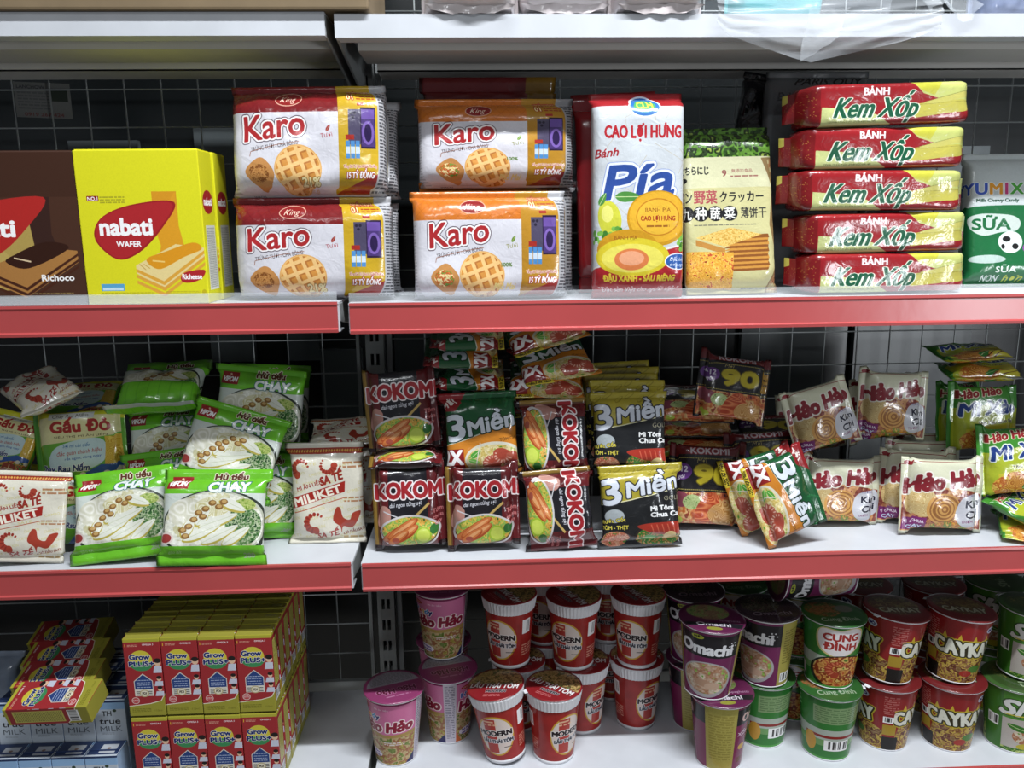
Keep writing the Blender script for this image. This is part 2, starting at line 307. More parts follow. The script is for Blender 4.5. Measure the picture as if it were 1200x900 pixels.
@art
def milkcandy():
    A = Art(300, 1.6, '#1d6b3c'); A.rect(0, 1.0, 1, 1.6, '#c4cccc'); A.ell(.5, 1.06, .6, .18, '#c4cccc'); A.ell(.5, .9, .6, .06, '#1d6b3c')
    for c, x, k in (('Y', .06, '#3a5ac0'), ('U', .19, '#3a5ac0'), ('M', .34, '#e89a28'), ('I', .45, '#c83a78'), ('X', .56, '#4aa83a')): A.text(c, x, 1.16, .14, k, b=.01, o=.008, oc='#e8ecec')
    A.text('Milk Chewy Candy', .36, 1.02, .04, '#284838', w=.44, b=.002)
    A.poly(curve([(.04, .8), (.2, .86), (.5, .84), (.6, .76), (.56, .66), (.4, .64), (.22, .6), (.1, .66)]), '#c8d4cc'); A.text('SỮA', .3, .74, .13, '#1d6b3c', w=.4, b=.01)
    A.ell(.5, .52, .13, .13, '#dfe4e0'); A.ell(.46, .56, .04, .035, '#222222'); A.ell(.55, .47, .035, .035, '#222222'); A.ell(.42, .47, .02, .03, '#222222')
    A.ell(.84, .7, .14, .16, '#e8c8b0'); A.ell(.86, .65, .08, .06, '#d88878'); A.rect(.7, .3, .95, .48, '#d8d040'); A.ell(.7, .45, .07, .06, '#8a4a98')
    A.ell(.25, .32, .2, .05, '#b8ccc4'); A.text('SỮA', .45, .2, .07, '#e8ece8', w=.22, b=.004); A.text('NON', .3, .1, .07, '#e8ece8', w=.2, b=.004); A.text('hơn', .58, .1, .07, '#c8d040', w=.22, b=.004); return A
@art
def baomi():
    A = Art(320, 2.1, '#64676a'); A.text('PARIS QUY', .6, 2.0, .07, '#1c1c1e', w=.6, sh=.25, b=.002); A.text('BAOMING', .4, 1.86, .08, '#1c1c1e', w=.5, sh=.25, b=.003); return A
@art
def gaudo():
    A = Art(360, 1.02, '#62a82c'); A.rect(0, .84, 1, 1.02, '#c8c81e'); A.rect(0, 0, .05, 1.02, '#4c9a24')
    A.poly([(.06, .6), (.06, .9), (.95, .9), (.95, .68), (.6, .64)], '#dcd69a'); A.rect(.22, .87, .7, .94, '#c4c8c4'); A.text('Chay Rau Nấm', .45, .905, .04, '#403830', w=.38, sh=.2)
    A.text('Gấu Đỏ', .55, .79, .12, '#a8241c', w=.62, b=.013); A.text('SIÊU THỊ MÌ ĂN LIỀN', .55, .68, .02, '#5a4a30', w=.56)
    A.poly([(.2, .36), (.3, .58), (.75, .64), (.78, .4), (.5, .3)], '#c0d8d8', smooth=1); A.text('Sợi mì cải tiến', .5, .58, .035, '#2a5a9a', w=.28, sh=.2); A.text('đặc quán chánh hiệu', .52, .51, .045, '#b03a30', w=.46, sh=.2, rot=3); A.text('rất ngon, dùng ngay', .56, .45, .028, '#2a4a9a', w=.38, rot=3)
    A.noodle(A.mpoly([(.78, .2), (.8, .66), (.95, .66), (.97, .2)]), '#c8961c', '#e8cc50', .03, 3)
    A.poly([(.25, 0), (.4, .2), (.75, .36), (.95, .34), (.95, .26), (.7, .26), (.45, .1), (.4, 0)], '#2a55a0')
    A.text('Chay Rau Nấm', .35, .34, .07, '#2a3a70', w=.55, sh=.2, b=.005, o=.006, oc='#f0f0e8')
    A.mot(A.mpoly([(.38, 0), (.45, .15), (.7, .26), (.96, .28), (.96, 0)]), ['#8a5a1c', '#4a8a2a', '#b0402a', '#c89a38', '#2c5a1c', '#d8c890'], .05, 5)
    A.ell(.7, .14, .1, .09, '#9a3a18'); A.line([(.64, .14), (.76, .14)], .015, '#e8c890'); A.line([(.7, .08), (.7, .2)], .015, '#e8c890')
    for x in (.55, .8, .92): A.ell(x, .26, .035, .03, '#d8d0b8')
    return A
@art
def vifon():
    A = Art(420, 1.0, '#c9d2ca'); A.rect(0, .74, 1, 1.0, '#68bd22'); A.rect(0, 0, 1, .2, '#68bd22'); A.rect(0, .18, 1, .2, '#8ad044')
    for k in range(8): A.line([(.04 + k * .13, .02), (.02 + k * .13, .19)], .01, '#52a61c')
    A.ell(.54, .4, .48, .38, '#2e362c'); A.ell(.53, .41, .455, .355, '#b9bdaa')
    m = A.mell(.52, .41, .44, .34); A.mot(m, ['#a89c60', '#c8c49c', '#dcdccc', '#e4e4d8', '#d0ccb0'], .07, 11)
    A.noodle(A.mell(.28, .54, .17, .15), '#cfcdb8', '#e6e4d8', .05, 5, 2); A.noodle(A.mell(.5, .6, .16, .1), '#c8c08c', '#e8e6d0', .03, 6, 5)
    A.mot(A.mell(.78, .4, .16, .2), ['#1c3a1c', '#2c5a28', '#5a8048', '#a8b890', '#1c4420', '#24481f'], .022, 7)
    A.mot(A.mell(.78, .62, .1, .06), ['#7a9a38', '#a8b860', '#5a7a28'], .03, 8)
    for x, y, L_, q in ((.68, .62, .26, -28), (.42, .5, .2, 60), (.56, .46, .36, 22), (.42, .34, .36, 26), (.58, .32, .36, 30), (.72, .3, .3, 38), (.3, .4, .24, 70)):
        A.leaf(x - .006, y - .016, L_, .1, q, '#b8a848', '#b8a848'); A.leaf(x, y, L_, .085, q, '#dfe0d2', '#c8cdb0')
    for k, (x, y) in enumerate(((.5, .64), (.56, .6), (.44, .58), (.38, .54), (.42, .5), (.34, .47), (.3, .4), (.25, .36), (.6, .65), (.28, .3))):
        A.ell(x, y, .036, .03, '#8a6230'); A.ell(x + .004, y + .007, .022, .017, '#c09a5c')
    A.rect(0, .0, 1, .2, '#68bd22'); A.text('280', .85, .1, .05, '#8a9a80', b=.003, sh=.2); A.text('gạo lứt', .18, .14, .03, '#a8d890')
    A.rect(.08, .79, .27, .92, '#9c1c20'); A.text('VIFON', .175, .845, .055, '#ffffff', w=.16, b=.005, sh=.15); A.ell(.175, .895, .012, .012, '#e8c0a0')
    A.text('Hủ tiếu', .62, .92, .065, '#5a2c18', w=.3, b=.008, sh=.15, o=.007, oc='#e8e0c8')
    A.text('CHAY', .64, .81, .1, '#e6ecea', w=.36, b=.012, o=.007, oc='#2c6a6c', sh=.12)
    A.ell(.1, .28, .075, .06, '#d8c8c0'); A.ell(.1, .28, .055, .045, '#9a3430'); return A
@art
def vifon_bottom():
    A = vifon(); A.rect(0, 0, 1, .5, '#68bd22'); A.rect(0, .0, 1, .07, '#a8aeac')
    for k in range(9): A.line([(.05 + k * .12, .08), (.1 + k * .11, .48)], .012, '#5cae1e')
    return A
@art
def miliket():
    A = Art(400, 1.2, '#dad5c4'); A.rect(0, 1.08, 1, 1.14, '#a03828')
    for k in range(30): A.ell(.02 + k * .034, 1.11, .012, .014, '#d8a048')
    r = random.Random(5)
    for i in range(9):
        for j in range(5):
            if r.random() < .75: A.text(r.choice(['CHICKEN', 'COMBO', 'SATE']), .08 + j * .22 + (i % 2) * .08, .12 + i * .105, .035, '#cdbf6e', w=.17, rot=12, al=.8)
    shrimp(A, .2, .92, .09, 30, '#a83a28', '#8e2a20'); shrimp(A, .52, .95, .08, 150, '#a83a28', '#8e2a20')
    A.text('MÌ ĂN LIỀN', .3, .72, .045, '#9a2a20', w=.32, rot=16, b=.003); A.text('SA TẾ', .56, .8, .1, '#9a2a20', w=.27, rot=16, b=.01, sh=.15)
    A.poly([(.05, .44), (.06, .57), (.72, .76), (.71, .63)], '#a8241c'); A.text('MILIKET', .385, .6, .1, '#f4ead8', w=.58, rot=16, b=.01)
    A.tiny(.7, .9, .98, 1.0, 2, '#a86a40', 2); A.tiny(.7, .5, .98, .58, 2, '#a86a40', 3); A.line([(.1, .4), (.7, .56)], .01, '#b85a3a')
    A.poly([(.6, .44), (.56, .3), (.64, .22), (.66, .14), (.68, .22), (.78, .2), (.85, .28), (.9, .4), (.8, .38), (.76, .3), (.68, .33), (.65, .44)], '#a83a28', smooth=1)
    shrimp(A, .35, .28, .1, 60, '#a83a28', '#8e2a20'); A.text('SA TẾ', .5, .13, .07, '#a0302a', w=.26, rot=10, b=.006); A.text('CÓ DẦU SATE', .82, .16, .035, '#8a4a38', w=.28, rot=14, b=.002); A.tiny(.7, .05, .95, .11, 1, '#b8945a', 3)
    return A
@art
def kokomi():
    A = Art(420, 1.1, '#5f161a'); A.rect(0, 0, .07, 1.1, '#5a3a1c'); A.rect(0, 0, .05, 1.1, '#8a6a28'); A.poly([(.2, 0), (.24, 1.1), (.78, 1.1), (.74, 0)], '#1c1a20'); A.rect(.76, .5, 1, 1.1, '#521317'); A.rect(0, 0, 1, .08, '#241214')
    A.text('KOKOMI', .53, .77, .19, '#a01f26', w=.96, b=.024, o=.017, oc='#e8dcdc')
    A.text('dai ngon từng sợi', .46, .6, .05, '#c8c8d0', w=.44, sh=.2, b=.002, rot=3)
    A.poly([(.06, .34), (.12, .58), (.25, .52), (.2, .3)], '#b88478', smooth=1); A.line([(.15, .52), (.42, .42)], .014, '#c8c8cc'); A.line([(.52, .4), (.78, .6)], .03, '#c0a058')
    A.ell(.5, .26, .42, .21, '#c8c4c4'); A.ell(.5, .26, .39, .185, '#54401c')
    A.mot(A.mell(.5, .27, .38, .175), ['#5a9a34', '#c8b848', '#8ab048', '#d0a040', '#2c6a2a'], .05, 3)
    
    for k, (x, y, rx) in enumerate(((.3, .25, .2), (.4, .3, .24), (.44, .24, .2), (.34, .2, .16))):
        A.ell(x, y, rx, .062, '#a8481f', .5); A.ell(x, y + .01, rx * .94, .045, '#c87038', .5); A.ell(x + .02, y + .02, rx * .7, .02, '#dc9a62', .5)
    A.ell(.68, .22, .11, .1, '#9ab82c'); A.ell(.68, .22, .09, .08, '#c0d050'); A.ell(.3, .17, .05, .03, '#a04a38'); A.ell(.83, .28, .06, .06, '#2c6a2a')
    A.text('Tôm', .89, .5, .055, '#b86a6a', b=.003); A.text('chua', .89, .42, .05, '#b86a6a', w=.14, b=.003); A.text('cay', .89, .345, .05, '#b86a6a', b=.003); return A
@art
def kokomi90():
    A = Art(420, 1.1, '#19171a'); A.rect(0, .93, 1, 1.1, '#5e1418'); A.text('KOKOMI', .5, .98, .08, '#a8a0a4', w=.5, b=.008, o=.008, oc='#7a1a20')
    for k in range(50): A.rect(k * .02, .88, k * .02 + .012, .892, '#a89a48'); A.rect(k * .02, .5, k * .02 + .012, .512, '#a89a48')
    A.text('90', .56, .7, .22, '#b0a020', w=.48, b=.03, o=.012, oc='#6a5c10'); A.text('Mới', .4, .86, .05, '#9a8a50', w=.12, sh=.2)
    A.ell(.15, .72, .13, .1, '#5a2a78'); A.text('+12', .15, .75, .07, '#d8d0e0', w=.15, b=.006); A.text('gói', .15, .66, .05, '#d8d0e0', sh=.2, b=.003)
    A.rect(.87, .55, .98, .86, '#a87c20'); A.text('SIÊU', .925, .76, .03, '#3a2410', w=.09, b=.003); A.text('NGON', .925, .68, .03, '#3a2410', w=.09, b=.003)
    A.mot(A.mpoly([(.02, .04), (.98, .04), (.98, .48), (.02, .48)]), ['#3a1a20', '#a04a2c', '#c06a38', '#c89a60', '#8a3a24', '#a89048'], .08, 5)
    A.ell(.14, .38, .12, .1, '#8a4050'); A.mot(A.mell(.3, .36, .12, .09), ['#6a9a48', '#a8b878', '#3a6a30'], .03, 3); A.noodle(A.mell(.5, .28, .13, .22, -.5), '#a83a1c', '#d87a48', .06, 8, 3)
    A.noodle(A.mell(.72, .22, .2, .14), '#b07838', '#d8ac70', .05, 9, 4); A.ell(.14, .12, .06, .05, '#a8b83a'); return A
@art
def mien_green():
    A = Art(420, 1.15, '#c87a20'); A.poly([(0, .42), (.3, .5), (.7, .66), (1, .72), (1, 1.15), (0, 1.15)], '#16542c')
    A.line([(0, .42), (.3, .5), (.7, .66), (1, .72)], .014, '#c8d0c0'); 
    for k in range(5): A.line([(k * .2, .92), (k * .2 + .1, 1.15)], .02, '#1e6a38')
    A.rect(0, .9, .2, 1.15, '#8e1c20'); A.poly([(.2, .9), (.2, 1.15), (.36, 1.15)], '#8e1c20'); A.text('MỚI', .12, 1.0, .08, '#e0d8d0', rot=30, b=.006)
    A.rect(0, 0, .28, .38, '#8c1a1c'); A.text('2X', .14, .27, .2, '#f0ecec', w=.24, b=.02)
    A.text('3', .2, .68, .36, '#d4dae4', w=.2, b=.02, o=.014, oc='#163020', sh=.1, rot=10); A.text('Miền', .62, .72, .21, '#d4dae4', w=.56, b=.016, o=.014, oc='#163020', sh=.15, rot=14)
    A.text('TÔM CHUA', .84, .5, .045, '#7a4a18', w=.26, b=.002, rot=8)
    A.ell(.65, .22, .36, .24, '#d0ccb8'); A.mot(A.mell(.65, .2, .34, .22), ['#6aa038', '#c8b060', '#d8c890', '#a0b850'], .05, 4)
    for x, y, q in ((.62, .17, 10), (.86, .2, 80), (.74, .27, 150)): A.ell(x, y, .12, .09, '#b04634', math.radians(q)); shrimp(A, x, y, .085, q, '#b85a46', '#e4b09c')
    A.leaf(.42, .3, .16, .07, 40, '#4a9a34'); A.leaf(.4, .2, .14, .06, -20, '#6ab048'); A.line([(.4, .05), (.48, .45)], .012, '#d8d0c0')
    A.rect(.0, 0, .36, .09, '#d8c030'); A.text('Gấp 2 lần TÔM', .18, .06, .03, '#2a2410', w=.3, b=.003); A.text('THỊT ĐÃ HƠN', .18, .025, .025, '#2a2410', w=.26, b=.003); return A
@art
def mien_gold():
    A = Art(420, 1.08, '#1c1d1f'); A.poly([(0, .58), (.4, .64), (1, .78), (1, 1.08), (0, 1.08)], '#a8992a'); A.line([(0, .58), (.4, .64), (1, .78)], .012, '#e0dcb0')
    for k in range(7): A.ell(.1 + k * .14, .98 + (k % 2) * .05, .07, .025, '#8c7e1c', .6); A.ell(.1 + k * .14, .985 + (k % 2) * .05, .055, .015, '#a8992a', .6)
    A.text('3', .17, .76, .33, '#d0d6e2', w=.2, b=.02, o=.014, oc='#2a2a30', rot=8); A.text('Miền', .64, .82, .2, '#d0d6e2', w=.58, b=.016, o=.014, oc='#2a2a30', sh=.15, rot=10)
    A.text('GOLD', .86, .64, .06, '#9a947a', w=.2); A.text('Mì Tôm', .73, .52, .062, '#e8e8e8', w=.26, b=.005); A.text('Chua Cay', .78, .44, .062, '#e8e8e8', w=.36, b=.005)
    A.ell(.2, .44, .11, .09, '#a8b0b4'); A.text('Nước Cốt', .18, .38, .05, '#d8c848', w=.28, b=.004, o=.004, oc='#1a1a1a', rot=6); A.text('TÔM - THỊT', .2, .29, .05, '#d8c848', w=.3, b=.004, o=.004, oc='#1a1a1a')
    A.mot(A.mell(.2, .13, .16, .11), ['#8a4a30', '#d8a080', '#c07050', '#4a7a30', '#d8b890'], .04, 3); shrimp(A, .15, .14, .06, 0, '#b85a40', '#d89478')
    A.ell(.72, .16, .3, .17, '#2c2420'); A.mot(A.mell(.72, .15, .28, .15), ['#8a6a38', '#c89858', '#3a7a2c', '#a87a40', '#c8a868'], .04, 6)
    A.poly([(.45, .3), (.62, .33), (.98, .32), (.98, .18), (.72, .17), (.52, .24)], '#a82f20', smooth=1); 
    for k in range(6): A.line([(.6 + k * .06, .31), (.63 + k * .06, .19)], .012, '#cc5a40')
    A.leaf(.6, .13, .16, .07, -10, '#4a9a44'); A.ell(.82, .15, .07, .06, '#d8c084'); A.ell(.86, .12, .05, .03, '#c0a058'); A.rect(0, 0, 1, .025, '#3a3b3e'); return A
@art
def haohao():
    A = Art(420, 1.0, '#cfcfb4'); A.rect(0, .9, 1, .91, '#8a2a2a'); A.ell(.08, .93, .05, .025, '#8e2028'); 
    A.mot(A.mpoly([(.02, .04), (.98, .04), (.98, .5), (.8, .56), (.4, .6), (.02, .5)]), ['#a85a38', '#b87850', '#8a4438', '#c89060', '#c07a48'], .09, 4)
    A.noodle(A.mell(.22, .4, .17, .17), '#b8965c', '#dcc890', .02, 3, 6)
    for k in range(9, 0, -1): A.ell(.47 + (k % 3 - 1) * .006, .33, .023 * k, .021 * k, '#cf9850' if k % 2 else '#9a6434')
    A.mot(A.mpoly([(.3, .04), (.8, .04), (.75, .16), (.5, .18), (.32, .14)]), ['#c84a28', '#d89838', '#b87838', '#7a8a30', '#e0b050'], .05, 6)
    A.text('Hảo Hảo', .5, .68, .19, '#84202a', w=.9, b=.028, o=.016, oc='#ded8cc', rot=7, sh=.15)
    A.poly([(.62, .3), (.7, .48), (.95, .5), (.99, .2), (.8, .1), (.66, .16)], '#c4c4cc', smooth=1)
    A.text('Kim', .84, .4, .09, '#28283a', w=.22, b=.008, o=.008, oc='#d8d8dc'); A.text('Chi', .84, .27, .09, '#28283a', w=.2, b=.008, o=.008, oc='#d8d8dc'); A.text('HƯƠNG', .8, .5, .035, '#6a5a8a', w=.14); A.text('THƠM', .76, .18, .035, '#8a5a7a', w=.14, b=.002)
    A.poly([(.02, .06), (.04, .22), (.27, .22), (.26, .06)], '#7a2a6a'); A.text('vị CHUA', .15, .17, .035, '#e0d0e0', w=.18, b=.003); A.text('CAY', .15, .1, .045, '#c8d8f0', w=.14, b=.004); return A
@art
def mixao():
    A = Art(420, 1.02, '#a8b428'); A.poly([(0, .6), (.5, .7), (1, .68), (1, 1.02), (0, 1.02)], '#3d8a2c'); A.rect(0, 0, .06, .7, '#3d8a2c')
    A.text('Hảo Hảo', .4, .86, .11, '#8e1f24', w=.6, b=.012, o=.01, oc='#d8d0b0', rot=7, sh=.15); A.text('Mì Xào', .55, .66, .19, '#1e3a80', w=.82, b=.014, o=.014, oc='#dce4d8', rot=5, sh=.15)
    A.text('Tôm Xào Chua Ngọt', .66, .47, .05, '#3a3418', w=.56, b=.003, rot=6, o=.005, oc='#e0e0a8')
    A.poly([(.2, .36), (.5, .42), (1, .46), (1, 0), (.2, 0)], '#c8bc30'); A.mot(A.mell(.42, .18, .28, .2), ['#a8501c', '#d89838', '#c06a28', '#d8b048', '#903818'], .05, 5); A.noodle(A.mell(.45, .2, .18, .12), '#b0641c', '#e0a848', .05, 5, 4)
    A.leaf(.6, .2, .2, .09, 25, '#2c7a2c'); A.line([(.55, .12), (.98, .3)], .012, '#5a2c18'); A.line([(.6, .08), (.98, .24)], .012, '#5a2c18'); A.ell(.9, .06, .16, .07, '#8a8c90'); return A
@art
def grow():
    A = Art(260, 2.3, '#a02a2e'); A.poly([(0, 0), (1, 0), (1, .62), (.9, .44), (.6, .36), (0, .3)], '#9a9430'); A.line([(0, .31), (.6, .37), (.9, .45), (1, .62)], .02, '#e8e4d0')
    A.rect(0, 2.2, 1, 2.3, '#b0aa34'); A.text('1', .06, 2.1, .08, '#e8b830', b=.008); A.tiny(.12, 2.06, .4, 2.13, 2, '#e8c0a0', 2); A.text('OMEGA 3', .68, 2.12, .05, '#e8d8d8', w=.3, b=.003)
    A.ell(.45, 1.65, .32, .3, '#d0c038'); A.poly([(.14, 1.58), (.76, 1.58), (.62, 1.37), (.3, 1.37)], '#3a8a54', smooth=1)
    A.text('Grow', .42, 1.76, .15, '#1c2c6c', w=.55, b=.018, o=.01, oc='#e8e4d8'); A.text('PLUS+', .46, 1.56, .14, '#1c2c6c', w=.68, b=.018, o=.01, oc='#e8e4d8')
    A.poly([(.2, 1.05), (.46, 1.27), (.72, 1.05), (.72, .6), (.2, .6)], '#d8d4c8'); A.poly([(.22, 1.04), (.46, 1.24), (.7, 1.04), (.7, .8), (.22, .8)], '#28407c')
    for k in range(4): A.tiny(.27, .84 + k * .07, .65, .88 + k * .07, 1, '#c8d4e8', k)
    for k in range(3): A.rect(.24, .62 + k * .05, .68, .645 + k * .05, '#5a5a58')
    A.ell(.46, .68, .13, .11, '#b8a878'); A.ell(.46, .68, .1, .085, '#e0d8c0'); A.text('FDI', .46, .68, .07, '#3a3020', w=.12, b=.005)
    for y, q in ((1.58, 1), (1.1, .7), (.8, .7)):
        A.ell(.9, y, .09 * q, .1 * q, '#e0b898'); A.ell(.9, y + .06 * q, .1 * q, .07 * q, '#241c1c'); A.poly([(.76, y - .3 * q), (.8, y - .1 * q), (1, y - .1 * q), (1, y - .3 * q)], '#c4c8d8')
    A.ell(.2, .47, .11, .1, '#d8b8b0'); A.ell(.2, .47, .09, .08, '#b8484a'); A.tiny(.12, .44, .28, .5, 2, '#f0e0e0', 3); A.tiny(.08, .12, .6, .24, 3, '#6a6618', 3); A.text('110ml', .8, .16, .06, '#6a6618', w=.2); return A
@art
def growside():
    A = Art(160, 3.0, '#a02a2e'); A.rect(0, 2.88, 1, 3, '#b0aa34'); A.poly([(0, 0), (1, 0), (1, .4), (.5, .5), (0, .85)], '#9a9430'); A.line([(0, .86), (.5, .51), (1, .41)], .03, '#e8e4d0')
    A.rect(.15, .9, .85, 2.7, '#c8c05a'); A.tiny(.2, .95, .8, 2.65, 30, '#5a5420', 3, .7); A.bars(.15, .35, .85, .75, 3); return A
@art
def thmilk():
    A = Art(240, 2.5, '#b9c3ce'); A.rect(0, 2.2, 1, 2.5, '#8ab0d8'); A.rect(0, 2.43, 1, 2.5, '#26365c')
    A.text('TH', .4, 2.06, .17, '#28282c', w=.3, b=.008); A.ell(.66, 2.15, .06, .05, '#3a4a3a'); A.text('true', .48, 1.8, .2, '#28282c', w=.66, b=.008); A.text('MILK', .5, 1.53, .19, '#5a6068', w=.7)
    A.tiny(.2, 1.32, .6, 1.4, 2, '#8a9098', 2); A.rect(0, 0, 1, .9, '#9ab4d4'); return A
@art
def thtop():
    A = Art(160, 1.0, '#26365c'); A.rect(.35, .2, .85, .75, '#b8bcc4'); A.ell(.6, .5, .06, .06, '#8a6a5a'); A.rect(0, 0, 1, .1, '#c0c8d4'); return A
def lidbase(bg): return Art(240, 1.0, bg)
@art
def handy_body():
    A = Art(680, .62, '#b9b3c0'); A.rect(0, 0, 1, .62, '#c3bcc8')
    for x in (.04, .54):
        A.rect(x, 0, x + .42, .62, '#cf6f9c'); A.poly([(x, 0), (x + .42, 0), (x + .42, .32), (x + .2, .3), (x, .34)], '#a88a48')
        A.mot(A.mpoly([(x, .02), (x + .42, .02), (x + .42, .29), (x + .2, .27), (x, .31)]), ['#6a6424', '#a89848', '#a06a48', '#b8a070', '#6a7c34', '#b08868'], .045, 4)
        A.poly([(x + .34, 0), (x + .42, 0), (x + .42, .1)], '#2c2a5c'); A.poly([(x, 0), (x + .05, 0), (x, .12)], '#c8602a')
        A.rect(x, .58, x + .42, .62, '#7a2450'); A.text('Mì ăn liền', x + .2, .54, .016, '#f0dce8'); A.ell(x + .07, .535, .04, .018, '#a82a2a'); A.text('ACECOOK', x + .07, .535, .014, '#f0e8d8', w=.06)
        for c, q, k in (('H', .05, '#2a58b0'), ('a', .082, '#d83a3a'), ('n', .11, '#e8b030'), ('d', .14, '#3a8ad0'), ('y', .17, '#2a2a6c')): A.text(c, x + q, .465, .045, k, b=.005, o=.004, oc='#f0e4ec')
        A.text('Hảo Hảo', x + .21, .375, .095, '#8e1f38', w=.37, b=.01, o=.008, oc='#f0dcdc', rot=4, sh=.15)
        A.ell(x + .1, .1, .075, .035, '#e8dce8'); A.text('bò hầm', x + .1, .115, .02, '#5a3a9a', w=.1, b=.002); A.text('rau thơm', x + .1, .085, .02, '#5a3a9a', w=.1, b=.002); A.tiny(x + .2, .2, x + .34, .235, 2, '#ece4f0', 3)
    A.tiny(.47, .05, .53, .58, 30, '#5a5468', 3, .6); A.tiny(.97, .05, 1, .58, 30, '#5a5468', 3, .6); A.tiny(0, .05, .03, .58, 30, '#5a5468', 3, .6); return A
@art
def handy_lid():
    A = lidbase('#8c3664'); b, m = A.mell(.5, .5, .44, .44); m = m & (A.Y[b] > .56); A.put(b, m, '#98939c'); A.tiny(.14, .6, .86, .92, 9, '#55505a', 3, .6); b, m = A.mell(.5, .5, .44, .44); 
    A.text('Hảo Hảo', .5, .36, .15, '#5c1230', w=.62, rot=180, b=.012, o=.01, oc='#b87a9c'); A.tiny(.3, .18, .7, .24, 1, '#b87a9c', 2); return A
@art
def modern_body():
    A = Art(760, .5, '#a22420')
    A.p[:] *= (.92 + .12 * vnoise(A.h, A.w, 60, 2)[..., None])
    for x in (.08, .58):
        A.ell(x + .13, .25, .13, .2, '#c89a30'); A.ell(x + .13, .25, .12, .185, '#d8c8c0'); A.rect(x + .06, .08, x + .14, .42, '#b03830')
        A.text('MODERN', x + .13, .28, .05, '#241c20', w=.23, b=.006, o=.006, oc='#e8e0dc'); A.text('LẨU THÁI TÔM', x + .14, .2, .035, '#3a3a44', w=.22, b=.004, o=.004, oc='#d8d8dc'); A.tiny(x + .06, .35, x + .15, .41, 2, '#e8c8a0', 2); A.rect(x + .18, .13, x + .24, .137, '#222222')
        A.bars(x + .3, .3, x + .37, .44, 5, 14); A.tiny(x + .3, .08, x + .4, .2, 5, '#d8a088', 2)
    return A
@art
def modern_lid():
    A = lidbase('#8a1a20'); b, m = A.mell(.5, .5, .47, .47); m = m & (A.Y[b] > .5 + (A.X[b] - .5) * .0); A.mot((b, m), ['#2c1c10', '#5a5424', '#9a8044', '#b89a60', '#6a4a24', '#4a6228', '#a88850'], .05, 4)
    A.text('LẨU THÁI TÔM', .5, .44, .13, '#e8e4e4', w=.84, b=.008, sh=.1, rot=-3, o=.005, oc='#3a1014'); A.text('MODERN', .55, .28, .07, '#2a2428', w=.34, b=.006, o=.006, oc='#c8c0c4'); A.tiny(.35, .12, .65, .2, 2, '#c87878', 2); return A
@art
def omachi_body():
    A = Art(700, .58, '#6c2050')
    for x in (0, .5):
        A.rect(x + .37, 0, x + .5, .58, '#a89c48'); A.tiny(x + .39, .2, x + .48, .5, 14, '#6a5c28', 3, .6); A.bars(x + .39, .04, x + .48, .12, 4, 12)
        A.rect(x, .36, x + .37, .54, '#1c1a20'); A.text('Omachi', x + .17, .43, .09, '#dcdce0', w=.3, b=.009, rot=-2); A.ell(x + .12, .52, .035, .018, '#a8b030'); A.text('MỚI', x + .12, .52, .018, '#2a2a10', b=.001)
        for k in range(6): A.ell(x + .32 + .022 * math.cos(k), .45 + .03 * math.sin(k), .006, .006, '#c8c8cc')
        A.ell(x + .18, .17, .16, .15, '#a8a4a8'); A.mot(A.mell(.18 + x, .18, .145, .13), ['#4a7a2c', '#8ab04c', '#a87a5c', '#b89880', '#c8b8a0', '#6a9a3c'], .04, 6)
        A.ell(x + .16, .14, .05, .03, '#b08a70'); A.ell(x + .22, .12, .05, .03, '#c0a088')
    return A
@art
def omachi_gold():
    A = Art(700, .58, '#a69a44'); A.p[:] += .05 * vnoise(A.h, A.w, 6, 2)[..., None]
    for x in (.0, .5):
        A.rect(x, 0, x + .1, .58, '#7c2450'); A.rect(x, .4, x + .1, .54, '#1c1a20'); A.rect(x + .28, 0, x + .5, .58, '#7c2450'); A.rect(x + .28, .4, x + .5, .54, '#1c1a20'); A.text('Omachi', x + .42, .46, .07, '#d8b0a8', w=.2, b=.008); A.text('XỐT', x + .34, .32, .03, '#e0c8d8', b=.002); A.ell(x + .34, .2, .03, .025, '#d0a030'); A.rect(x + .31, .06, x + .37, .11, '#6a2018'); A.tiny(x + .12, .1, x + .26, .5, 18, '#7a6c28', 3, .45)
    return A
@art
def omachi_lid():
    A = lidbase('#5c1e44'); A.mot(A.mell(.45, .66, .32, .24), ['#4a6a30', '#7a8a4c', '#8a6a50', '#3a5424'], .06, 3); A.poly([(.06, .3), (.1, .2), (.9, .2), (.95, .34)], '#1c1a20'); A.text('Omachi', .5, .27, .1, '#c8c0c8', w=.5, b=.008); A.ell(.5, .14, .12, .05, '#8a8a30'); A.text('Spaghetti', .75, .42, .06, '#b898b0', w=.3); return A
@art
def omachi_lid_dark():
    A = lidbase('#3c2c34'); A.mot(A.mell(.4, .6, .3, .26), ['#3a3c2c', '#4a4438', '#54383c'], .06, 3); A.text('Omachi', .5, .3, .12, '#7c6c74', w=.6, b=.006); return A
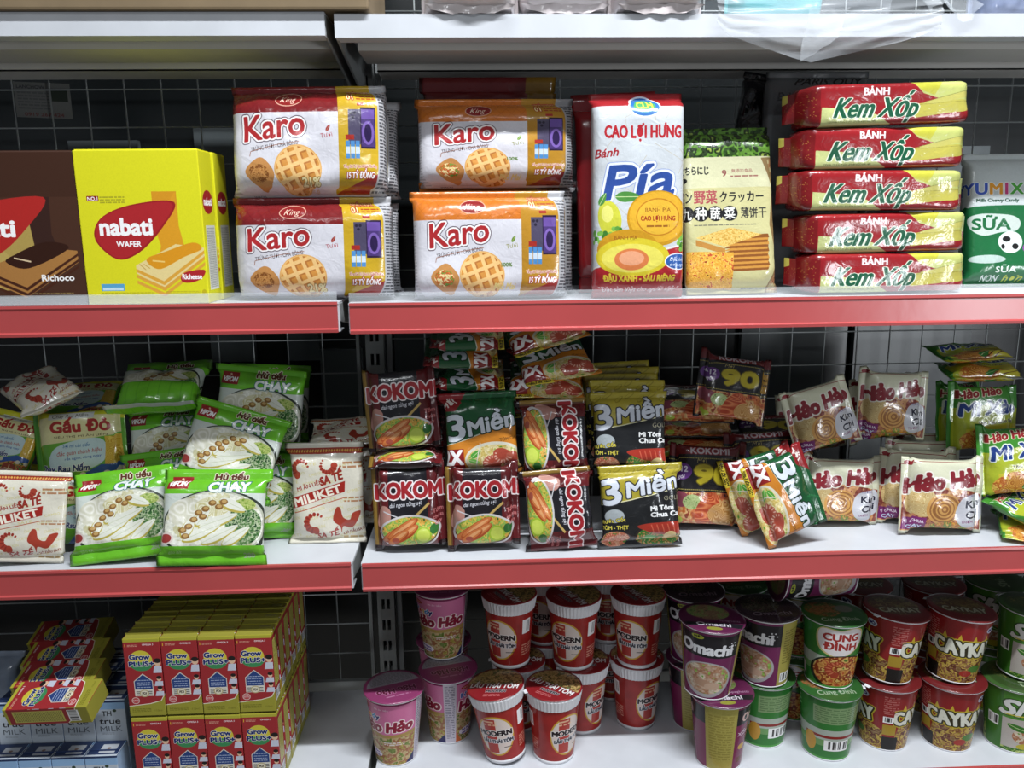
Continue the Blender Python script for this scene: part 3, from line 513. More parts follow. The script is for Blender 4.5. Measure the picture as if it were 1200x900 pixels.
@art
def cungdinh_body():
    A = Art(700, .6, '#2f7a30'); A.rect(0, .2, 1, .3, '#aab4a8'); A.rect(0, .14, 1, .2, '#6a9a58')
    A.poly(curve([(.06, .5), (.1, .57), (.19, .56), (.27, .58), (.34, .52), (.33, .4), (.2, .3), (.08, .36)]), '#c8b878'); A.poly(curve([(.07, .5), (.1, .56), (.19, .55), (.27, .57), (.33, .51), (.32, .4), (.2, .31), (.09, .37)]), '#e0d8d8')
    A.text('CUNG', .2, .49, .065, '#a02c28', w=.2, b=.006); A.text('ĐÌNH', .2, .405, .065, '#a02c28', w=.19, b=.006)
    A.ell(.22, .15, .2, .17, '#1c2416'); A.mot(A.mell(.22, .16, .18, .15), ['#7a2c14', '#b8542c', '#c88a40', '#8a3818', '#d0a858', '#5a7a2a'], .04, 4); shrimp(A, .2, .19, .06, 40, '#a03820', '#c86a44'); A.ell(.36, .25, .03, .03, '#c8b840')
    for k in range(3): A.ell(.44, .52 - k * .04, .01, .012, '#8ab080')
    A.rect(.55, .36, .85, .52, '#7c9a68'); A.tiny(.56, .37, .84, .51, 7, '#3a5a30', 3, .5); A.rect(.5, .22, .9, .245, '#8a2420'); A.bars(.62, .1, .78, .2, 6, 18); A.ell(.53, .16, .04, .09, '#c8942c'); A.rect(.92, .06, .97, .16, '#d8c8c8'); A.rect(0, 0, 1, .03, '#4a9a40'); return A
@art
def cungdinh_lid():
    A = lidbase('#2c5c28'); A.mot(A.mell(.35, .6, .28, .26), ['#6a4420', '#8a5a30', '#4a5a28', '#a87848'], .06, 3); A.ell(.7, .6, .14, .12, '#6a6a5c'); A.text('Cung Đình', .5, .26, .12, '#9aa890', w=.6, b=.005); return A
@art
def caykay_body():
    A = Art(700, .6, '#8e1f20')
    for x in (0, .5):
        A.mot(A.mpoly([(x + .06, 0), (x + .5, 0), (x + .5, .2), (x + .36, .28), (x + .1, .3)]), ['#5a4420', '#a8883a', '#8a5a38', '#b89a40', '#6a3a28', '#8a6a40', '#a87a58'], .035, 4)
        A.ell(x + .33, .14, .05, .035, '#4a7a2c'); A.ell(x + .27, .1, .04, .03, '#a02c20')
        for q in (.12, .2, .28, .36): A.poly([(x + q - .02, .38), (x + q, .46), (x + q + .02, .38)], '#c8a828')
        A.text('CAYKAY', x + .25, .33, .13, '#dcdccc', w=.38, b=.012, o=.01, oc='#34301c', o2=.008, oc2='#c0a828', sh=-.1); A.ell(x + .38, .5, .035, .03, '#c8c4dc'); A.text('BÒ', x + .38, .5, .025, '#3a2c6c', b=.003)
        A.rect(x, 0, x + .06, .6, '#8e1f20'); A.rect(x, 0, x + .06, .14, '#1c1816')
    A.rect(.5, .0, .62, .14, '#1c1816'); A.rect(.0, .0, .1, .14, '#1c1816')
    for x in (-.04, .46): A.tiny(x, .36, x + .12, .54, 9, '#c89088', 3, .6); A.bars(x, .28, x + .1, .34, 3, 12); A.rect(x, .16, x + .12, .26, '#a88a28')
    return A
@art
def caykay_lid():
    A = lidbase('#6c1c1e'); A.mot(A.mell(.5, .58, .4, .33), ['#4a3418', '#6a5024', '#54301c', '#7a6a38', '#3a2c18'], .06, 4); A.text('CAYKAY', .5, .42, .16, '#a8a48c', w=.66, b=.01, o=.01, oc='#34301c', rot=-8); return A
@art
def shin_body():
    A = Art(700, .6, '#4d8a2e'); A.mot(A.mpoly([(0, 0), (1, 0), (1, .12), (.8, .05), (.6, .08), (.3, .04), (.1, .2), (0, .2)]), ['#5a8a2c', '#a8b860', '#3a6a20', '#8aa848'], .02, 5)
    for x in (.02, .52):
        A.rect(x, .0, x + .12, .6, '#3a7424'); A.rect(x + .12, .05, x + .46, .33, '#b4aca4'); A.mot(A.mell(x + .3, .17, .12, .09), ['#4a7a2c', '#a87050', '#c8b8a0', '#6a9a40'], .03, 4); A.leaf(x + .22, .24, .16, .05, -25, '#3a7428')
        A.text('Shin', x + .26, .44, .15, '#dcdcd8', w=.28, b=.012, sh=.25, o=.008, oc='#2c4a1c'); A.line([(x + .13, .365), (x + .44, .37)], .01, '#c8b838'); A.ell(x + .28, .07, .07, .03, '#b8a828'); A.bars(x + .03, .22, x + .1, .32, 3, 10)
    return A
@art
def shin_lid():
    A = lidbase('#3a5c28'); A.ell(.5, .5, .42, .42, '#31481f'); A.text('Shin', .5, .4, .16, '#8a9a78', w=.4, b=.008, rot=80); A.mot(A.mell(.4, .65, .22, .18), ['#5a5a2c', '#3a4a20', '#7a7038'], .05, 3); return A
@art
def note():
    A = Art(220, .62, '#6b6c6a'); A.text('LANCHOW', .3, .54, .06, '#3c3c40', w=.5, b=.002); A.rect(.66, .3, .95, .5, '#2a322a'); A.tiny(.05, .14, .62, .46, 6, '#4c4c50', 3, .6); A.text('0919 267 424', .5, .06, .06, '#6a3a3a', w=.7, b=.003); return A
IMG = {}
for n_, f_ in ARTS.items():
    IMG[n_] = f_().image(n_)
_tris.clear()

# ------------------------------------------------------------------ materials
MATS = {}
def mat(name, col=None, rough=.5, img=None, bump=0, bscale=80, metal=0, spec=.5, coat=0, alpha=1, trans=0, noise=0, nscale=8, dist=.001):
    if name in MATS: return MATS[name]
    m = bpy.data.materials.new(name); m.use_nodes = True; nt = m.node_tree; N = nt.nodes; L = nt.links; b = N['Principled BSDF']; MATS[name] = m
    b.inputs['Roughness'].default_value = rough; b.inputs['Metallic'].default_value = metal; b.inputs['Specular IOR Level'].default_value = spec
    b.inputs['Coat Weight'].default_value = coat; b.inputs['Coat Roughness'].default_value = .08
    b.inputs['Alpha'].default_value = alpha; b.inputs['Transmission Weight'].default_value = trans
    tc = N.new('ShaderNodeTexCoord')
    if img:
        t = N.new('ShaderNodeTexImage'); t.image = IMG[img]; t.extension = 'EXTEND'; L.new(tc.outputs['UV'], t.inputs['Vector']); src = t.outputs['Color']
    else:
        r = N.new('ShaderNodeRGB'); r.outputs[0].default_value = (*lin(col), 1); src = r.outputs[0]
    if noise:
        n = N.new('ShaderNodeTexNoise'); n.inputs['Scale'].default_value = nscale; n.inputs['Detail'].default_value = 6; L.new(tc.outputs['Object'], n.inputs['Vector'])
        cr = N.new('ShaderNodeMapRange'); cr.inputs[1].default_value = .35; cr.inputs[2].default_value = .7; cr.inputs[3].default_value = 1 - noise; cr.inputs[4].default_value = 1; L.new(n.outputs['Fac'], cr.inputs[0])
        mx = N.new('ShaderNodeVectorMath'); mx.operation = 'SCALE'; L.new(src, mx.inputs[0]); L.new(cr.outputs[0], mx.inputs['Scale']); src = mx.outputs[0]
    L.new(src, b.inputs['Base Color'])
    if bump:
        n = N.new('ShaderNodeTexNoise'); n.inputs['Scale'].default_value = bscale; n.inputs['Detail'].default_value = 3; n.inputs['Distortion'].default_value = 1.2; L.new(tc.outputs['Object'], n.inputs['Vector'])
        bp = N.new('ShaderNodeBump'); bp.inputs['Strength'].default_value = bump; bp.inputs['Distance'].default_value = dist; L.new(n.outputs['Fac'], bp.inputs['Height']); L.new(bp.outputs[0], b.inputs['Normal']); L.new(bp.outputs[0], b.inputs['Coat Normal'])
    return m
def film(k, rough=.24): return mat('printed_film_' + k, img=k, rough=rough, bump=.6, bscale=55, coat=.5, dist=.0015)
def card(k, rough=.38): return mat('printed_card_' + k, img=k, rough=rough, bump=.08, bscale=30, spec=.35)
white_metal = mat('white_enamel', '#c9ccd2', .38, noise=.1, nscale=14, spec=.5)
grey_metal = mat('grey_enamel', '#8d9090', .45, noise=.12)
under_metal = mat('underside_enamel', '#cbc8c2', .5, noise=.1)
red_plastic = mat('red_price_strip', '#b84c4c', .26, noise=.12, nscale=5, spec=.6, bump=.12, bscale=12, dist=.002)
wire_metal = mat('zinc_wire', '#9a9e9e', .4, metal=.4)
dark_wall = mat('dark_panel', '#141718', .25, noise=.3, nscale=3)
reflection_tone = mat('reflection_grey', '#565c5e', .3, noise=.3, nscale=4)  # grey that paints in the light mirrored by the glass behind the grid
clear = mat('clear_plastic', '#e8eef2', .12, alpha=.2, bump=.3, bscale=20)
cloudy = mat('cloudy_plastic', '#dfe4ea', .2, alpha=.2, bump=.5, bscale=14, dist=.003)
slot_dark = mat('slot_dark', '#050505', .9)
carton_brown = mat('brown_cardboard', '#7c6a50', .8, noise=.15, nscale=20)

# ------------------------------------------------------------------ mesh helpers
def mesh_obj(name, V, Fc, m, parent=None, uv=None, smooth=True, mi=None):
    me = bpy.data.meshes.new(name); me.from_pydata([tuple(map(float, v)) for v in V], [], [tuple(map(int, f)) for f in Fc])
    for q in (m if isinstance(m, (list, tuple)) else [m]): me.materials.append(q)
    if uv is not None:
        l = me.uv_layers.new(name='UVMap'); idx = np.empty(len(me.loops), np.int32); me.loops.foreach_get('vertex_index', idx)
        l.data.foreach_set('uv', (np.array(uv, np.float32)[idx] if len(uv) == len(V) else np.array(uv, np.float32)).ravel())
    if mi is not None: me.polygons.foreach_set('material_index', mi)
    if smooth: me.polygons.foreach_set('use_smooth', [True] * len(me.polygons))
    me.update(); o = bpy.data.objects.new(name, me); S.collection.objects.link(o)
    if parent is not None: o.parent = parent
    return o
def boxes(L):
    """list of (x0,y0,z0,x1,y1,z1) into verts, faces"""
    V, Fc = [], []
    for a in L:
        n = len(V); x0, y0, z0, x1, y1, z1 = a
        V += [(x0, y0, z0), (x1, y0, z0), (x1, y1, z0), (x0, y1, z0), (x0, y0, z1), (x1, y0, z1), (x1, y1, z1), (x0, y1, z1)]
        Fc += [tuple(n + i for i in f) for f in ((0, 3, 2, 1), (4, 5, 6, 7), (0, 1, 5, 4), (1, 2, 6, 5), (2, 3, 7, 6), (3, 0, 4, 7))]
    return V, Fc
def bobj(name, L, m, parent=None, bev=0):
    V, Fc = boxes(L); o = mesh_obj(name, V, Fc, m, parent, smooth=False)
    if bev:
        bm = bmesh.new(); bm.from_mesh(o.data); bmesh.ops.bevel(bm, geom=bm.edges[:], offset=bev, segments=2, affect='EDGES', profile=.6); bm.to_mesh(o.data); bm.free()
    return o
def tag(o, label=None, cat=None, group=None, kind=None):
    for k, v in (('label', label), ('category', cat), ('group', group), ('kind', kind)):
        if v: o[k] = v
    return o
def empty(name, loc=(0, 0, 0)):
    o = bpy.data.objects.new(name, None); S.collection.objects.link(o); o.location = loc; o.empty_display_size = .02; return o
def dup(o, parent=None):
    c = o.copy(); S.collection.objects.link(c)
    if parent is not None: c.parent = parent
    for ch in o.children: dup(ch, c)
    return c
def cyl(x, y, z0, z1, r, n=8, axis='z'):
    V = []; 
    for zz in (z0, z1):
        for i in range(n):
            a = 2 * math.pi * i / n; c, s = r * math.cos(a), r * math.sin(a)
            V.append((x + c, y + s, zz) if axis == 'z' else (zz, x + c, y + s))
    return V, [(i, (i + 1) % n, n + (i + 1) % n, n + i) for i in range(n)] + [tuple(range(n))[::-1], tuple(range(n, 2 * n))]

# ------------------------------------------------------------------ film packs
def section(a, b, n, M):
    t = np.linspace(0, math.pi, 361); x = -np.sign(np.cos(t)) * np.abs(np.cos(t)) ** (2 / n) * a; y = np.abs(np.sin(t)) ** (2 / n) * b
    s = np.concatenate([[0], np.cumsum(np.hypot(np.diff(x), np.diff(y)))]); q = np.linspace(0, s[-1], M)
    return np.interp(q, s, x), np.interp(q, s, y)
def pack(name, L, Wd, T, m, axis='v', n=4., e=.2, seal=.009, seed=0, wr=1., fold=(0, 0), ridge=1., M=27, R=28, shrink=None, gather=0, dent=1.):
    """a filled film pouch: a tube of oval section pressed flat into a crimped seal at each end; front faces -Y"""
    rs = np.random.RandomState(seed); sh = shrink if shrink is not None else .42 * T / Wd
    sv = np.concatenate([[0, seal * .5, seal], seal + (L - 2 * seal) * (.5 - .5 * np.cos(np.linspace(0, math.pi, R)))[1:-1], [L - seal, L - seal * .5, L]])
    nr = len(sv); d = np.clip(np.minimum(sv - seal, L - seal - sv), 0, None) / (e * L); q = np.clip(d, 0, 1); p = (1 - (1 - q) ** 2.4) ** .62
    rows = []; k1, k2, ph = rs.uniform(70, 110), rs.uniform(120, 200), rs.rand(8) * 6.28
    cr = [(rs.uniform(-.5, .5) * Wd, rs.uniform(.05, .95) * L, rs.uniform(0, 3.14), rs.uniform(.006, .016), rs.uniform(-1, 1) * .0022 * wr) for _ in range(10)]
    dn = [(rs.uniform(-.5, .5) * Wd, rs.uniform(.1, .9) * L, rs.uniform(.012, .03), -rs.uniform(.0, 1) * .0035 * wr * dent) for _ in range(5)]
    for j in range(nr):
        a = Wd / 2 * (1 - sh * p[j]) * (1 - gather * (1 - p[j])); b = max(.0006, T / 2 * p[j]); nn = 2 + (n - 2) * p[j]
        x, y = section(a, b, nn, M)
        edge = math.exp(-((q[j] - .25) / .3) ** 2) if 0 < q[j] <= 1 else (.35 if q[j] == 0 else 0)
        pl = ridge * .0013 * edge * (np.sin(x * k1 + ph[0] + (sv[j] > L / 2) * 2) + .7 * np.sin(x * k2 + ph[1] + (sv[j] > L / 2)))
        pf = pl.copy()
        for (cx, cs, an, wd, am) in cr:
            u = (x - cx) * math.cos(an) + (sv[j] - cs) * math.sin(an); w = -(x - cx) * math.sin(an) + (sv[j] - cs) * math.cos(an)
            pf += am * np.exp(-(u / wd) ** 2 - (w / .035) ** 2) * p[j]
        for (cx, cs, wd, am) in dn: pf += am * np.exp(-((x - cx) ** 2 + (sv[j] - cs) ** 2) / wd ** 2) * p[j]
        off = 0; so = sv[j]
        if sv[j] < seal: off = -(seal - sv[j]) * math.sin(fold[0]); so = seal - (seal - sv[j]) * math.cos(fold[0])
        if sv[j] > L - seal: off = -(sv[j] - L + seal) * math.sin(fold[1]); so = L - seal + (sv[j] - L + seal) * math.cos(fold[1])
        lean = .0025 * wr * math.sin(sv[j] * 40 + ph[2])
        u = np.linspace(0, 1, M)
        front = [(xx + lean * (q[j] < .2), -yy * 1.0 - f * (min(1, yy / .004) if q[j] > 0 else 1) + off, so - L / 2) for xx, yy, f in zip(x, y, pf)]
        back = [(xx + lean * (q[j] < .2), yy - g * (1 if q[j] <= 0 else .5) * (min(1, yy / .004) if q[j] > 0 else 1) + off, so - L / 2) for xx, yy, g in zip(x[1:-1][::-1], y[1:-1][::-1], pl[1:-1][::-1])]
        rows.append((front + back, [(w, sv[j] / L) for w in u] + [(1 - w, sv[j] / L) for w in u[1:-1]]))
    K = 2 * M - 2
    def build(nm, j0, j1, par):
        V = [v for r_ in rows[j0:j1] for v in r_[0]]; U = [v for r_ in rows[j0:j1] for v in r_[1]]
        if axis == 'h': V = [(-v[2], v[1], v[0]) for v in V]; V = [(-a_, b_, c_) for a_, b_, c_ in V]; U = [(w[1], w[0]) for w in U]
        Fc = []
        for j in range(j1 - j0 - 1):
            for i in range(K):
                f = (j * K + i, j * K + (i + 1) % K, (j + 1) * K + (i + 1) % K, (j + 1) * K + i); Fc.append(f if axis == 'v' else f[::-1])
        if j0 == 0: Fc.append(tuple(range(K))[::-1] if axis == 'v' else tuple(range(K)))
        if j1 == nr: b0 = (j1 - j0 - 1) * K; Fc.append(tuple(range(b0, b0 + K)) if axis == 'v' else tuple(range(b0, b0 + K))[::-1])
        return mesh_obj(nm, V, Fc, m, par, U)
    root = build(name, 2, nr - 2, None); build('crimped_seal', 0, 3, root); build('crimped_seal', nr - 3, nr, root)
    return root
def pose(o, loc, lean=0, yaw=0, tilt=0, deck=None):
    """lean: top tips away; yaw: front turns to the right; tilt: clockwise as seen from the front (degrees)"""
    r = math.radians
    Mx = Matrix.Rotation(r(yaw), 4, 'Z') @ Matrix.Rotation(r(-lean), 4, 'X') @ Matrix.Rotation(r(tilt), 4, 'Y')
    z = loc[2]
    if deck is not None: z = deck + .0008 - lowest(o, Mx)
    o.matrix_world = Matrix.Translation((loc[0], loc[1], z)) @ Mx
    return o
def lowest(o, Mx):
    z = 9
    for q in [o] + list(o.children):
        a = np.empty(len(q.data.vertices) * 3, np.float32); q.data.vertices.foreach_get('co', a); a = a.reshape(-1, 3)
        z = min(z, float((a @ np.array(Mx)[2, :3]).min()))
    return z

# ================================================================== SETTING
D1, D2, D3, D4 = 1.709, 1.346, .975, .612          # decks
DEP, SX = .268, -.181
for nm, bx, mm in (('floor', (-3.2, -3.4, -.05, 3.4, .9, 0), mat('shop_floor', '#8d8a84', .3, noise=.2)),
                   ('wall_back', (-3.2, .44, 0, 3.4, .5, 2.9), dark_wall)):
    tag(bobj(nm, [bx], mm), kind='structure')
# grey boards added to stand in for reflections in the glass behind the wire
for i, (x0, x1, z0, z1) in enumerate(((-.72, -.6, 1.3, 1.6), (-.5, -.42, 1.2, 1.62), (-.36, -.3, 1.2, 1.62), (.72, .95, .9, 1.58), (-.30, -.22, 1.08, 1.22), (-.16, -.08, 1.1, 1.3), (.5, .66, 1.05, 1.25), (-.7, -.6, .78, .9))):
    tag(bobj('glass_reflection_%d' % (i + 1), [(x0, .425, z0, x1, .44, z1)], reflection_tone), kind='structure')

def upright(x):
    r_ = empty('shelf_upright', (x, DEP, 0)); w = .015
    V = [(-w, .0, 0, -.0075, .028, 1.95), (.0075, 0, 0, w, .028, 1.95), (-.0018, .0, 0, .0018, .028, 1.95)]
    z = .02
    while z < 1.93: V.append((-.0075, 0.0005, z, .0075, .028, z + .021)); z += .0405
    bobj('perforated_face', V, grey_metal, r_); bobj('slot_backing', [(-.007, .02, .02, .007, .026, 1.94)], slot_dark, r_)
    return r_
tag(upright(SX + .004), 'grey perforated steel upright between the two bays of shelving', 'upright')

def bay(x0, x1, dz, side):
    wg = empty('wire_grid', (0, DEP + .02, 0))
    xs = np.arange(-.732, x1, .058) if side == 'left' else np.arange(.196 - .058 * 6, x1, .058)
    xs = [x for x in xs if x0 + .03 < x < x1 - .03]
    V, Fc = cyl(0, 0, .55, 1.85, .0013, 6); pr = mesh_obj('vertical_wire', V, Fc, wire_metal, wg); pr.location = (xs[0], 0, 0)
    for x in xs[1:]: c = pr.copy(); S.collection.objects.link(c); c.parent = wg; c.location = (x, .0, 0)
    V, Fc = cyl(0, 0, x0 + .023, x1 - .023, .0013, 6, 'x'); zz = [1.45 + .2138 - .058 * k for k in range(-3, 18)]
    pr = mesh_obj('horizontal_wire', V, Fc, wire_metal, wg); pr.location = (0, -.003, zz[0])
    for z in zz[1:]: c = pr.copy(); S.collection.objects.link(c); c.parent = wg; c.location = (0, -.003, z)
    bobj('grid_frame', [(x0 + .023, -.006, .55, x0 + .031, .004, 1.85), (x1 - .029, -.006, .55, x1 - .023, .004, 1.85), (x0 + .023, -.006, .6, x1 - .023, .004, .622)], grey_metal, wg)
    tag(wg, 'wire grid back panel behind the %s bay of shelves' % side, 'grid panel')
    for i, dk in enumerate((D1, D2, D3, D4)):
        dk += dz; t = empty('shop_shelf', ((x0 + x1) / 2, 0, dk)); hw = (x1 - x0) / 2 - .006; yb = DEP - .004
        if i == 0:
            bobj('deck', [(-hw, .0, -.003, hw, yb, 0), (-hw, 0, -.026, hw, .0022, -.003), (-hw, .0, -.028, hw, .028, -.026), (-hw, .028, -.028, hw, .03, -.018)], white_metal, t)
            bobj('stiffener', [(-hw + .02 * (side == 'right'), .06, -.03, hw, .062, -.003), (-hw + .02 * (side == 'right'), .06, -.032, hw, .15, -.03), (-hw + .02 * (side == 'right'), .15, -.032, hw, .152, -.003)], under_metal, t)
            bobj('stiffener', [(-hw + .03, .19, -.036, hw, yb, -.034), (-hw + .03, .19, -.036, hw, .192, -.003)], under_metal, t)
        else:
            bobj('deck', [(-hw, -.001, -.003, hw, yb, 0), (-hw, .0, -.038, hw, .0022, -.003), (-hw, .0, -.04, hw, .03, -.038)], white_metal, t)
            h = .0405 if i < 3 else .05
            # price strip: moulded profile swept along the shelf
            prof = [(-.001, 0.0005), (-.0055, .0005), (-.006, -.003), (-.0045, -.005), (-.0045, -h + .006), (-.007, -h + .004), (-.0065, -h), (-.001, -h)]
            V = [(sx, y, z) for sx in (-hw + .002, hw - .002) for y, z in prof]; n = len(prof)
            Fc = [(k, (k + 1) % n, n + (k + 1) % n, n + k) for k in range(n)] + [tuple(range(n))[::-1], tuple(range(n, 2 * n))]
            mesh_obj('price_strip', V, Fc, red_plastic, t, smooth=False)
            if i == 1:
                bobj('clear_lip', [(-hw + .002, -.0045, .001, hw - .002, -.0035, .0145)], clear, t)
            if i < 3: bobj('stiffener', [(-hw + .02, .06, -.02, hw, .15, -.018)], under_metal, t)
        for sgn in (-1, 1):      # tapering bracket plates
            x = sgn * (hw - .001); q = .0015; zf, zb = (-.026, -.07) if i < 3 else (-.03, -.08)
            P = [(0.004, -.003), (.004, zf), (.03, zf - .004), (yb + .01, zb), (yb + .01, -.003)]
            V = [(x + s_, y, z) for s_ in (-q, q) for y, z in P]; n = len(P)
            mesh_obj('bracket', V, [tuple(range(n)), tuple(range(n, 2 * n))[::-1]] + [(k, n + k, n + (k + 1) % n, (k + 1) % n) for k in range(n)], grey_metal, t, smooth=False)
        nm = ('topmost white', 'second red-edged'.replace('second', 'upper'), 'middle red-edged', 'bottom red-edged')[i]
        tag(t, '%s metal shelf of the %s bay' % (nm, side), 'shelf', 'shelves of the %s bay' % side)
bay(-1.12, SX, .0025, 'left'); bay(SX, 1.16, 0, 'right')
o = mesh_obj('paper_notice', [(0, 0, 0), (.0873, 0, -.004), (.0873, 0, .05), (0, 0, .054), (0, .0006, 0), (.0873, .0006, -.004), (.0873, .0006, .05), (0, .0006, .054)], [(0, 1, 2, 3), (7, 6, 5, 4), (0, 4, 5, 1), (1, 5, 6, 2), (2, 6, 7, 3), (3, 7, 4, 0)], card('note', .7), uv=[(0, 0), (1, 0), (1, 1), (0, 1)] * 2, smooth=False)
p_ = at(20, 137, DEP + .028); o.location = p_; tag(o, 'pale printed paper notice behind the wire grid above the brown box', 'notice')

# ================================================================== SHELF GOODS
# ---- top shelf: cardboard box, paper rolls, plastic bag
def wobble(o, amp, sc, seed=0):
    rs = np.random.RandomState(seed); a = np.empty(len(o.data.vertices) * 3, np.float32); o.data.vertices.foreach_get('co', a); a = a.reshape(-1, 3)
    for _ in range(5):
        k = rs.randn(3) * sc; d = rs.randn(3); d /= np.linalg.norm(d); a += np.outer(np.sin(a @ k + rs.rand() * 6.28) * amp, d)
    o.data.vertices.foreach_set('co', a.ravel()); o.data.update()
o = bobj('cardboard_box', [(-.42, 0, 0, .29, .2, .16)], carton_brown, bev=.003); o.location = (-.42, -.008, D1 + .0035)
bobj('bottom_flap', [(-.41, -.0012, .014, .28, .0, .05)], carton_brown, o)
tag(o, 'long brown cardboard box lying on the top shelf of the left bay', 'box')
soft = mat('tissue_film', '#d6cccc', .3, bump=.8, bscale=22, dist=.004, coat=.4, noise=.2, nscale=10)
for k, (px, w, lab) in enumerate(((553, .126, 'left of the three white tissue packs on the top shelf, with torn film tab'), (657, .126, 'middle of the three white wrapped tissue packs on the top shelf'), (761, .124, 'right of the three white tissue packs on the top shelf, beside the blue pack'))):
    o = pack('tissue_pack', w, .1, .12, soft, axis='h', n=5, e=.16, seal=.004, seed=30 + k, wr=2, shrink=.03); p_ = at(px, 8, .06); pose(o, (p_[0], .04, 0), deck=D1); tag(o, lab, 'tissue pack', 'tissue packs on the top shelf')
    V_, F_ = [], []; nq = 14
    for j_ in range(4):
        for i_ in range(nq): u_ = i_ / (nq - 1) * 2 - 1; V_.append((u_ * (w / 2 - .006), -.0625 - .0015 * math.sin(i_ * 1.7 + j_), -.044 - [.0, .004, .008, .0115][j_] * (1 - u_ ** 4) - .001 * math.sin(i_ * 2.1)))
    F_ = [(j_ * nq + i_, (j_ + 1) * nq + i_, (j_ + 1) * nq + i_ + 1, j_ * nq + i_ + 1) for j_ in range(3) for i_ in range(nq - 1)]
    dr = mesh_obj('draped_film', V_, F_, soft, o); dr.location = (0, .0185, -.001)
    if k == 0:
        V = [(.01, 0, 0), (.03, -.003, .004), (.02, -.012, -.018), (.01, .0005, 0), (.03, -.0025, .004), (.02, -.0115, -.018)]
        q = mesh_obj('film_tab', V, [(0, 1, 2), (5, 4, 3), (0, 3, 4, 1), (1, 4, 5, 2), (2, 5, 3, 0)], cloudy, o, smooth=False); q.location = (.03, -.06, -.025)
teal = mat('teal_film', '#6fb7bd', .3, bump=.5, bscale=20, coat=.5)
o = pack('tissue_pack', .13, .07, .08, teal, axis='h', n=5, e=.12, seal=.004, seed=40, shrink=.03); p_ = at(895, 5, .06); pose(o, (p_[0] + .012, .06, 0), deck=D1); tag(o, 'pale blue wrapped pack under the clear plastic bag', 'tissue pack')
navy = mat('navy_white_film', '#8f9ab8', .3, bump=.5, bscale=20, coat=.4, noise=.5, nscale=30)
o = pack('snack_pouch', .12, .05, .06, navy, axis='h', n=4, e=.12, seal=.006, seed=41, shrink=.03); p_ = at(1180, 15, .05); pose(o, (p_[0] + .005, .05, 0), deck=D1); tag(o, 'blue and white plastic pouch at the right end of the top shelf', 'pouch')
def sheet(name, P, m, nu=26, nv=16, seed=0, amp=.004, parent=None):
    """crumpled film between four corner curves, P(u,v)->xyz"""
    rs = np.random.RandomState(seed); V = []; K = [(rs.randn(2) * 8, rs.rand() * 6.28, rs.randn(3)) for _ in range(9)]
    for j in range(nv):
        for i in range(nu):
            u, v = i / (nu - 1), j / (nv - 1); p = np.array(P(u, v), float)
            for k, f, d in K: p += amp * .4 * d * (abs((math.sin(k[0] * u + k[1] * v + f))) - .6)
            V.append(p)
    V2 = [v + np.array((0, .0006, 0)) for v in V]; n = nu * nv
    Fc = [(j * nu + i, j * nu + i + 1, (j + 1) * nu + i + 1, (j + 1) * nu + i) for j in range(nv - 1) for i in range(nu - 1)]
    o = mesh_obj(name, V, Fc, m, parent); return o
b0 = at(840, 20, -.006); b1 = at(1098, 20, -.006); bz = [at(x, y, -.012)[2] for x, y in ((850, 40), (900, 62), (960, 73), (1030, 55), (1098, 34))]
def bagP(u, v):
    x = b0[0] + (b1[0] - b0[0]) * u; zl = np.interp(u, (0, .04, .23, .47, .73, 1), (D1 - .012, bz[0], bz[1], bz[2], bz[3], bz[4]))
    if v < .4: t = v / .4; return (x, .125 - .137 * t, D1 + .014 + .082 * math.sin(3.14 * min(1, t * .97)) ** .5)
    t = (v - .4) / .6; return (x + .01 * math.sin(u * 9) * t, -.012 - .004 * math.sin(t * 3), D1 + .014 + (zl - D1 - .014) * t)
o = sheet('plastic_bag', bagP, cloudy, 44, 30, 3, .0045); tag(o, 'crumpled clear plastic bag hanging over the top shelf edge', 'plastic bag')
P3 = at(958, 25, -.02); q = sheet('bag_flap', lambda u, v: (P3[0] - .012 + .05 * u - .01 * v, -.022, D1 + .002 - .065 * v * (1 - .45 * u)), cloudy, 8, 8, 4, .003, o)
o = sheet('plastic_bag', lambda u, v: (at(1090, 0, 0)[0] + .065 * u, .05 - .06 * v, D1 + .05 - .05 * v + .012 * math.sin(u * 7)), cloudy, 16, 10, 8, .006); tag(o, 'small crumpled scrap of clear plastic right of the large bag', 'plastic bag')

# ---- boxes with printed faces
def carton(name, w, d, h, front, side, top, bot=None, parent=None, bev=.0012):
    V = [(-w / 2, 0, 0), (w / 2, 0, 0), (w / 2, 0, h), (-w / 2, 0, h), (w / 2, d, 0), (w / 2, d, h), (-w / 2, d, 0), (-w / 2, d, h)]
    F_ = [(0, 1, 2, 3), (1, 4, 5, 2), (6, 0, 3, 7), (4, 6, 7, 5), (3, 2, 5, 7), (0, 6, 4, 1)]
    o = mesh_obj(name, V, F_, [front, side, top], parent, smooth=False, mi=[0, 1, 1, 1, 2, 2])
    l = o.data.uv_layers.new(name='UVMap')
    for p in o.data.polygons:
        for k, li in enumerate(p.loop_indices): l.data[li].uv = ((0, 0), (1, 0), (1, 1), (0, 1))[k]
    bm = bmesh.new(); bm.from_mesh(o.data); bmesh.ops.bevel(bm, geom=bm.edges[:], offset=bev, segments=2, affect='EDGES', profile=.6); bm.to_mesh(o.data); bm.free()
    return o
yel = mat('yellow_card', '#dcd81c', .35); brn = mat('brown_card', '#4a2d20', .4)
hN = .197
o = carton('wafer_box', .178, .05, hN, card('nabati_choc'), brn, brn); o.location = (at(105, 358, .006)[0] - .0895, .004, D2 + .003); o.rotation_euler.z = math.radians(1)
bobj('top_flap', [(-.086, .002, hN, .086, .048, hN + .0012)], brn, o); bobj('clear_sleeve', [(-.0885, -.0008, .0, .0885, -.0002, .012)], clear, o)
tag(o, 'dark brown chocolate wafer box at the left end of the upper shelf', 'box')
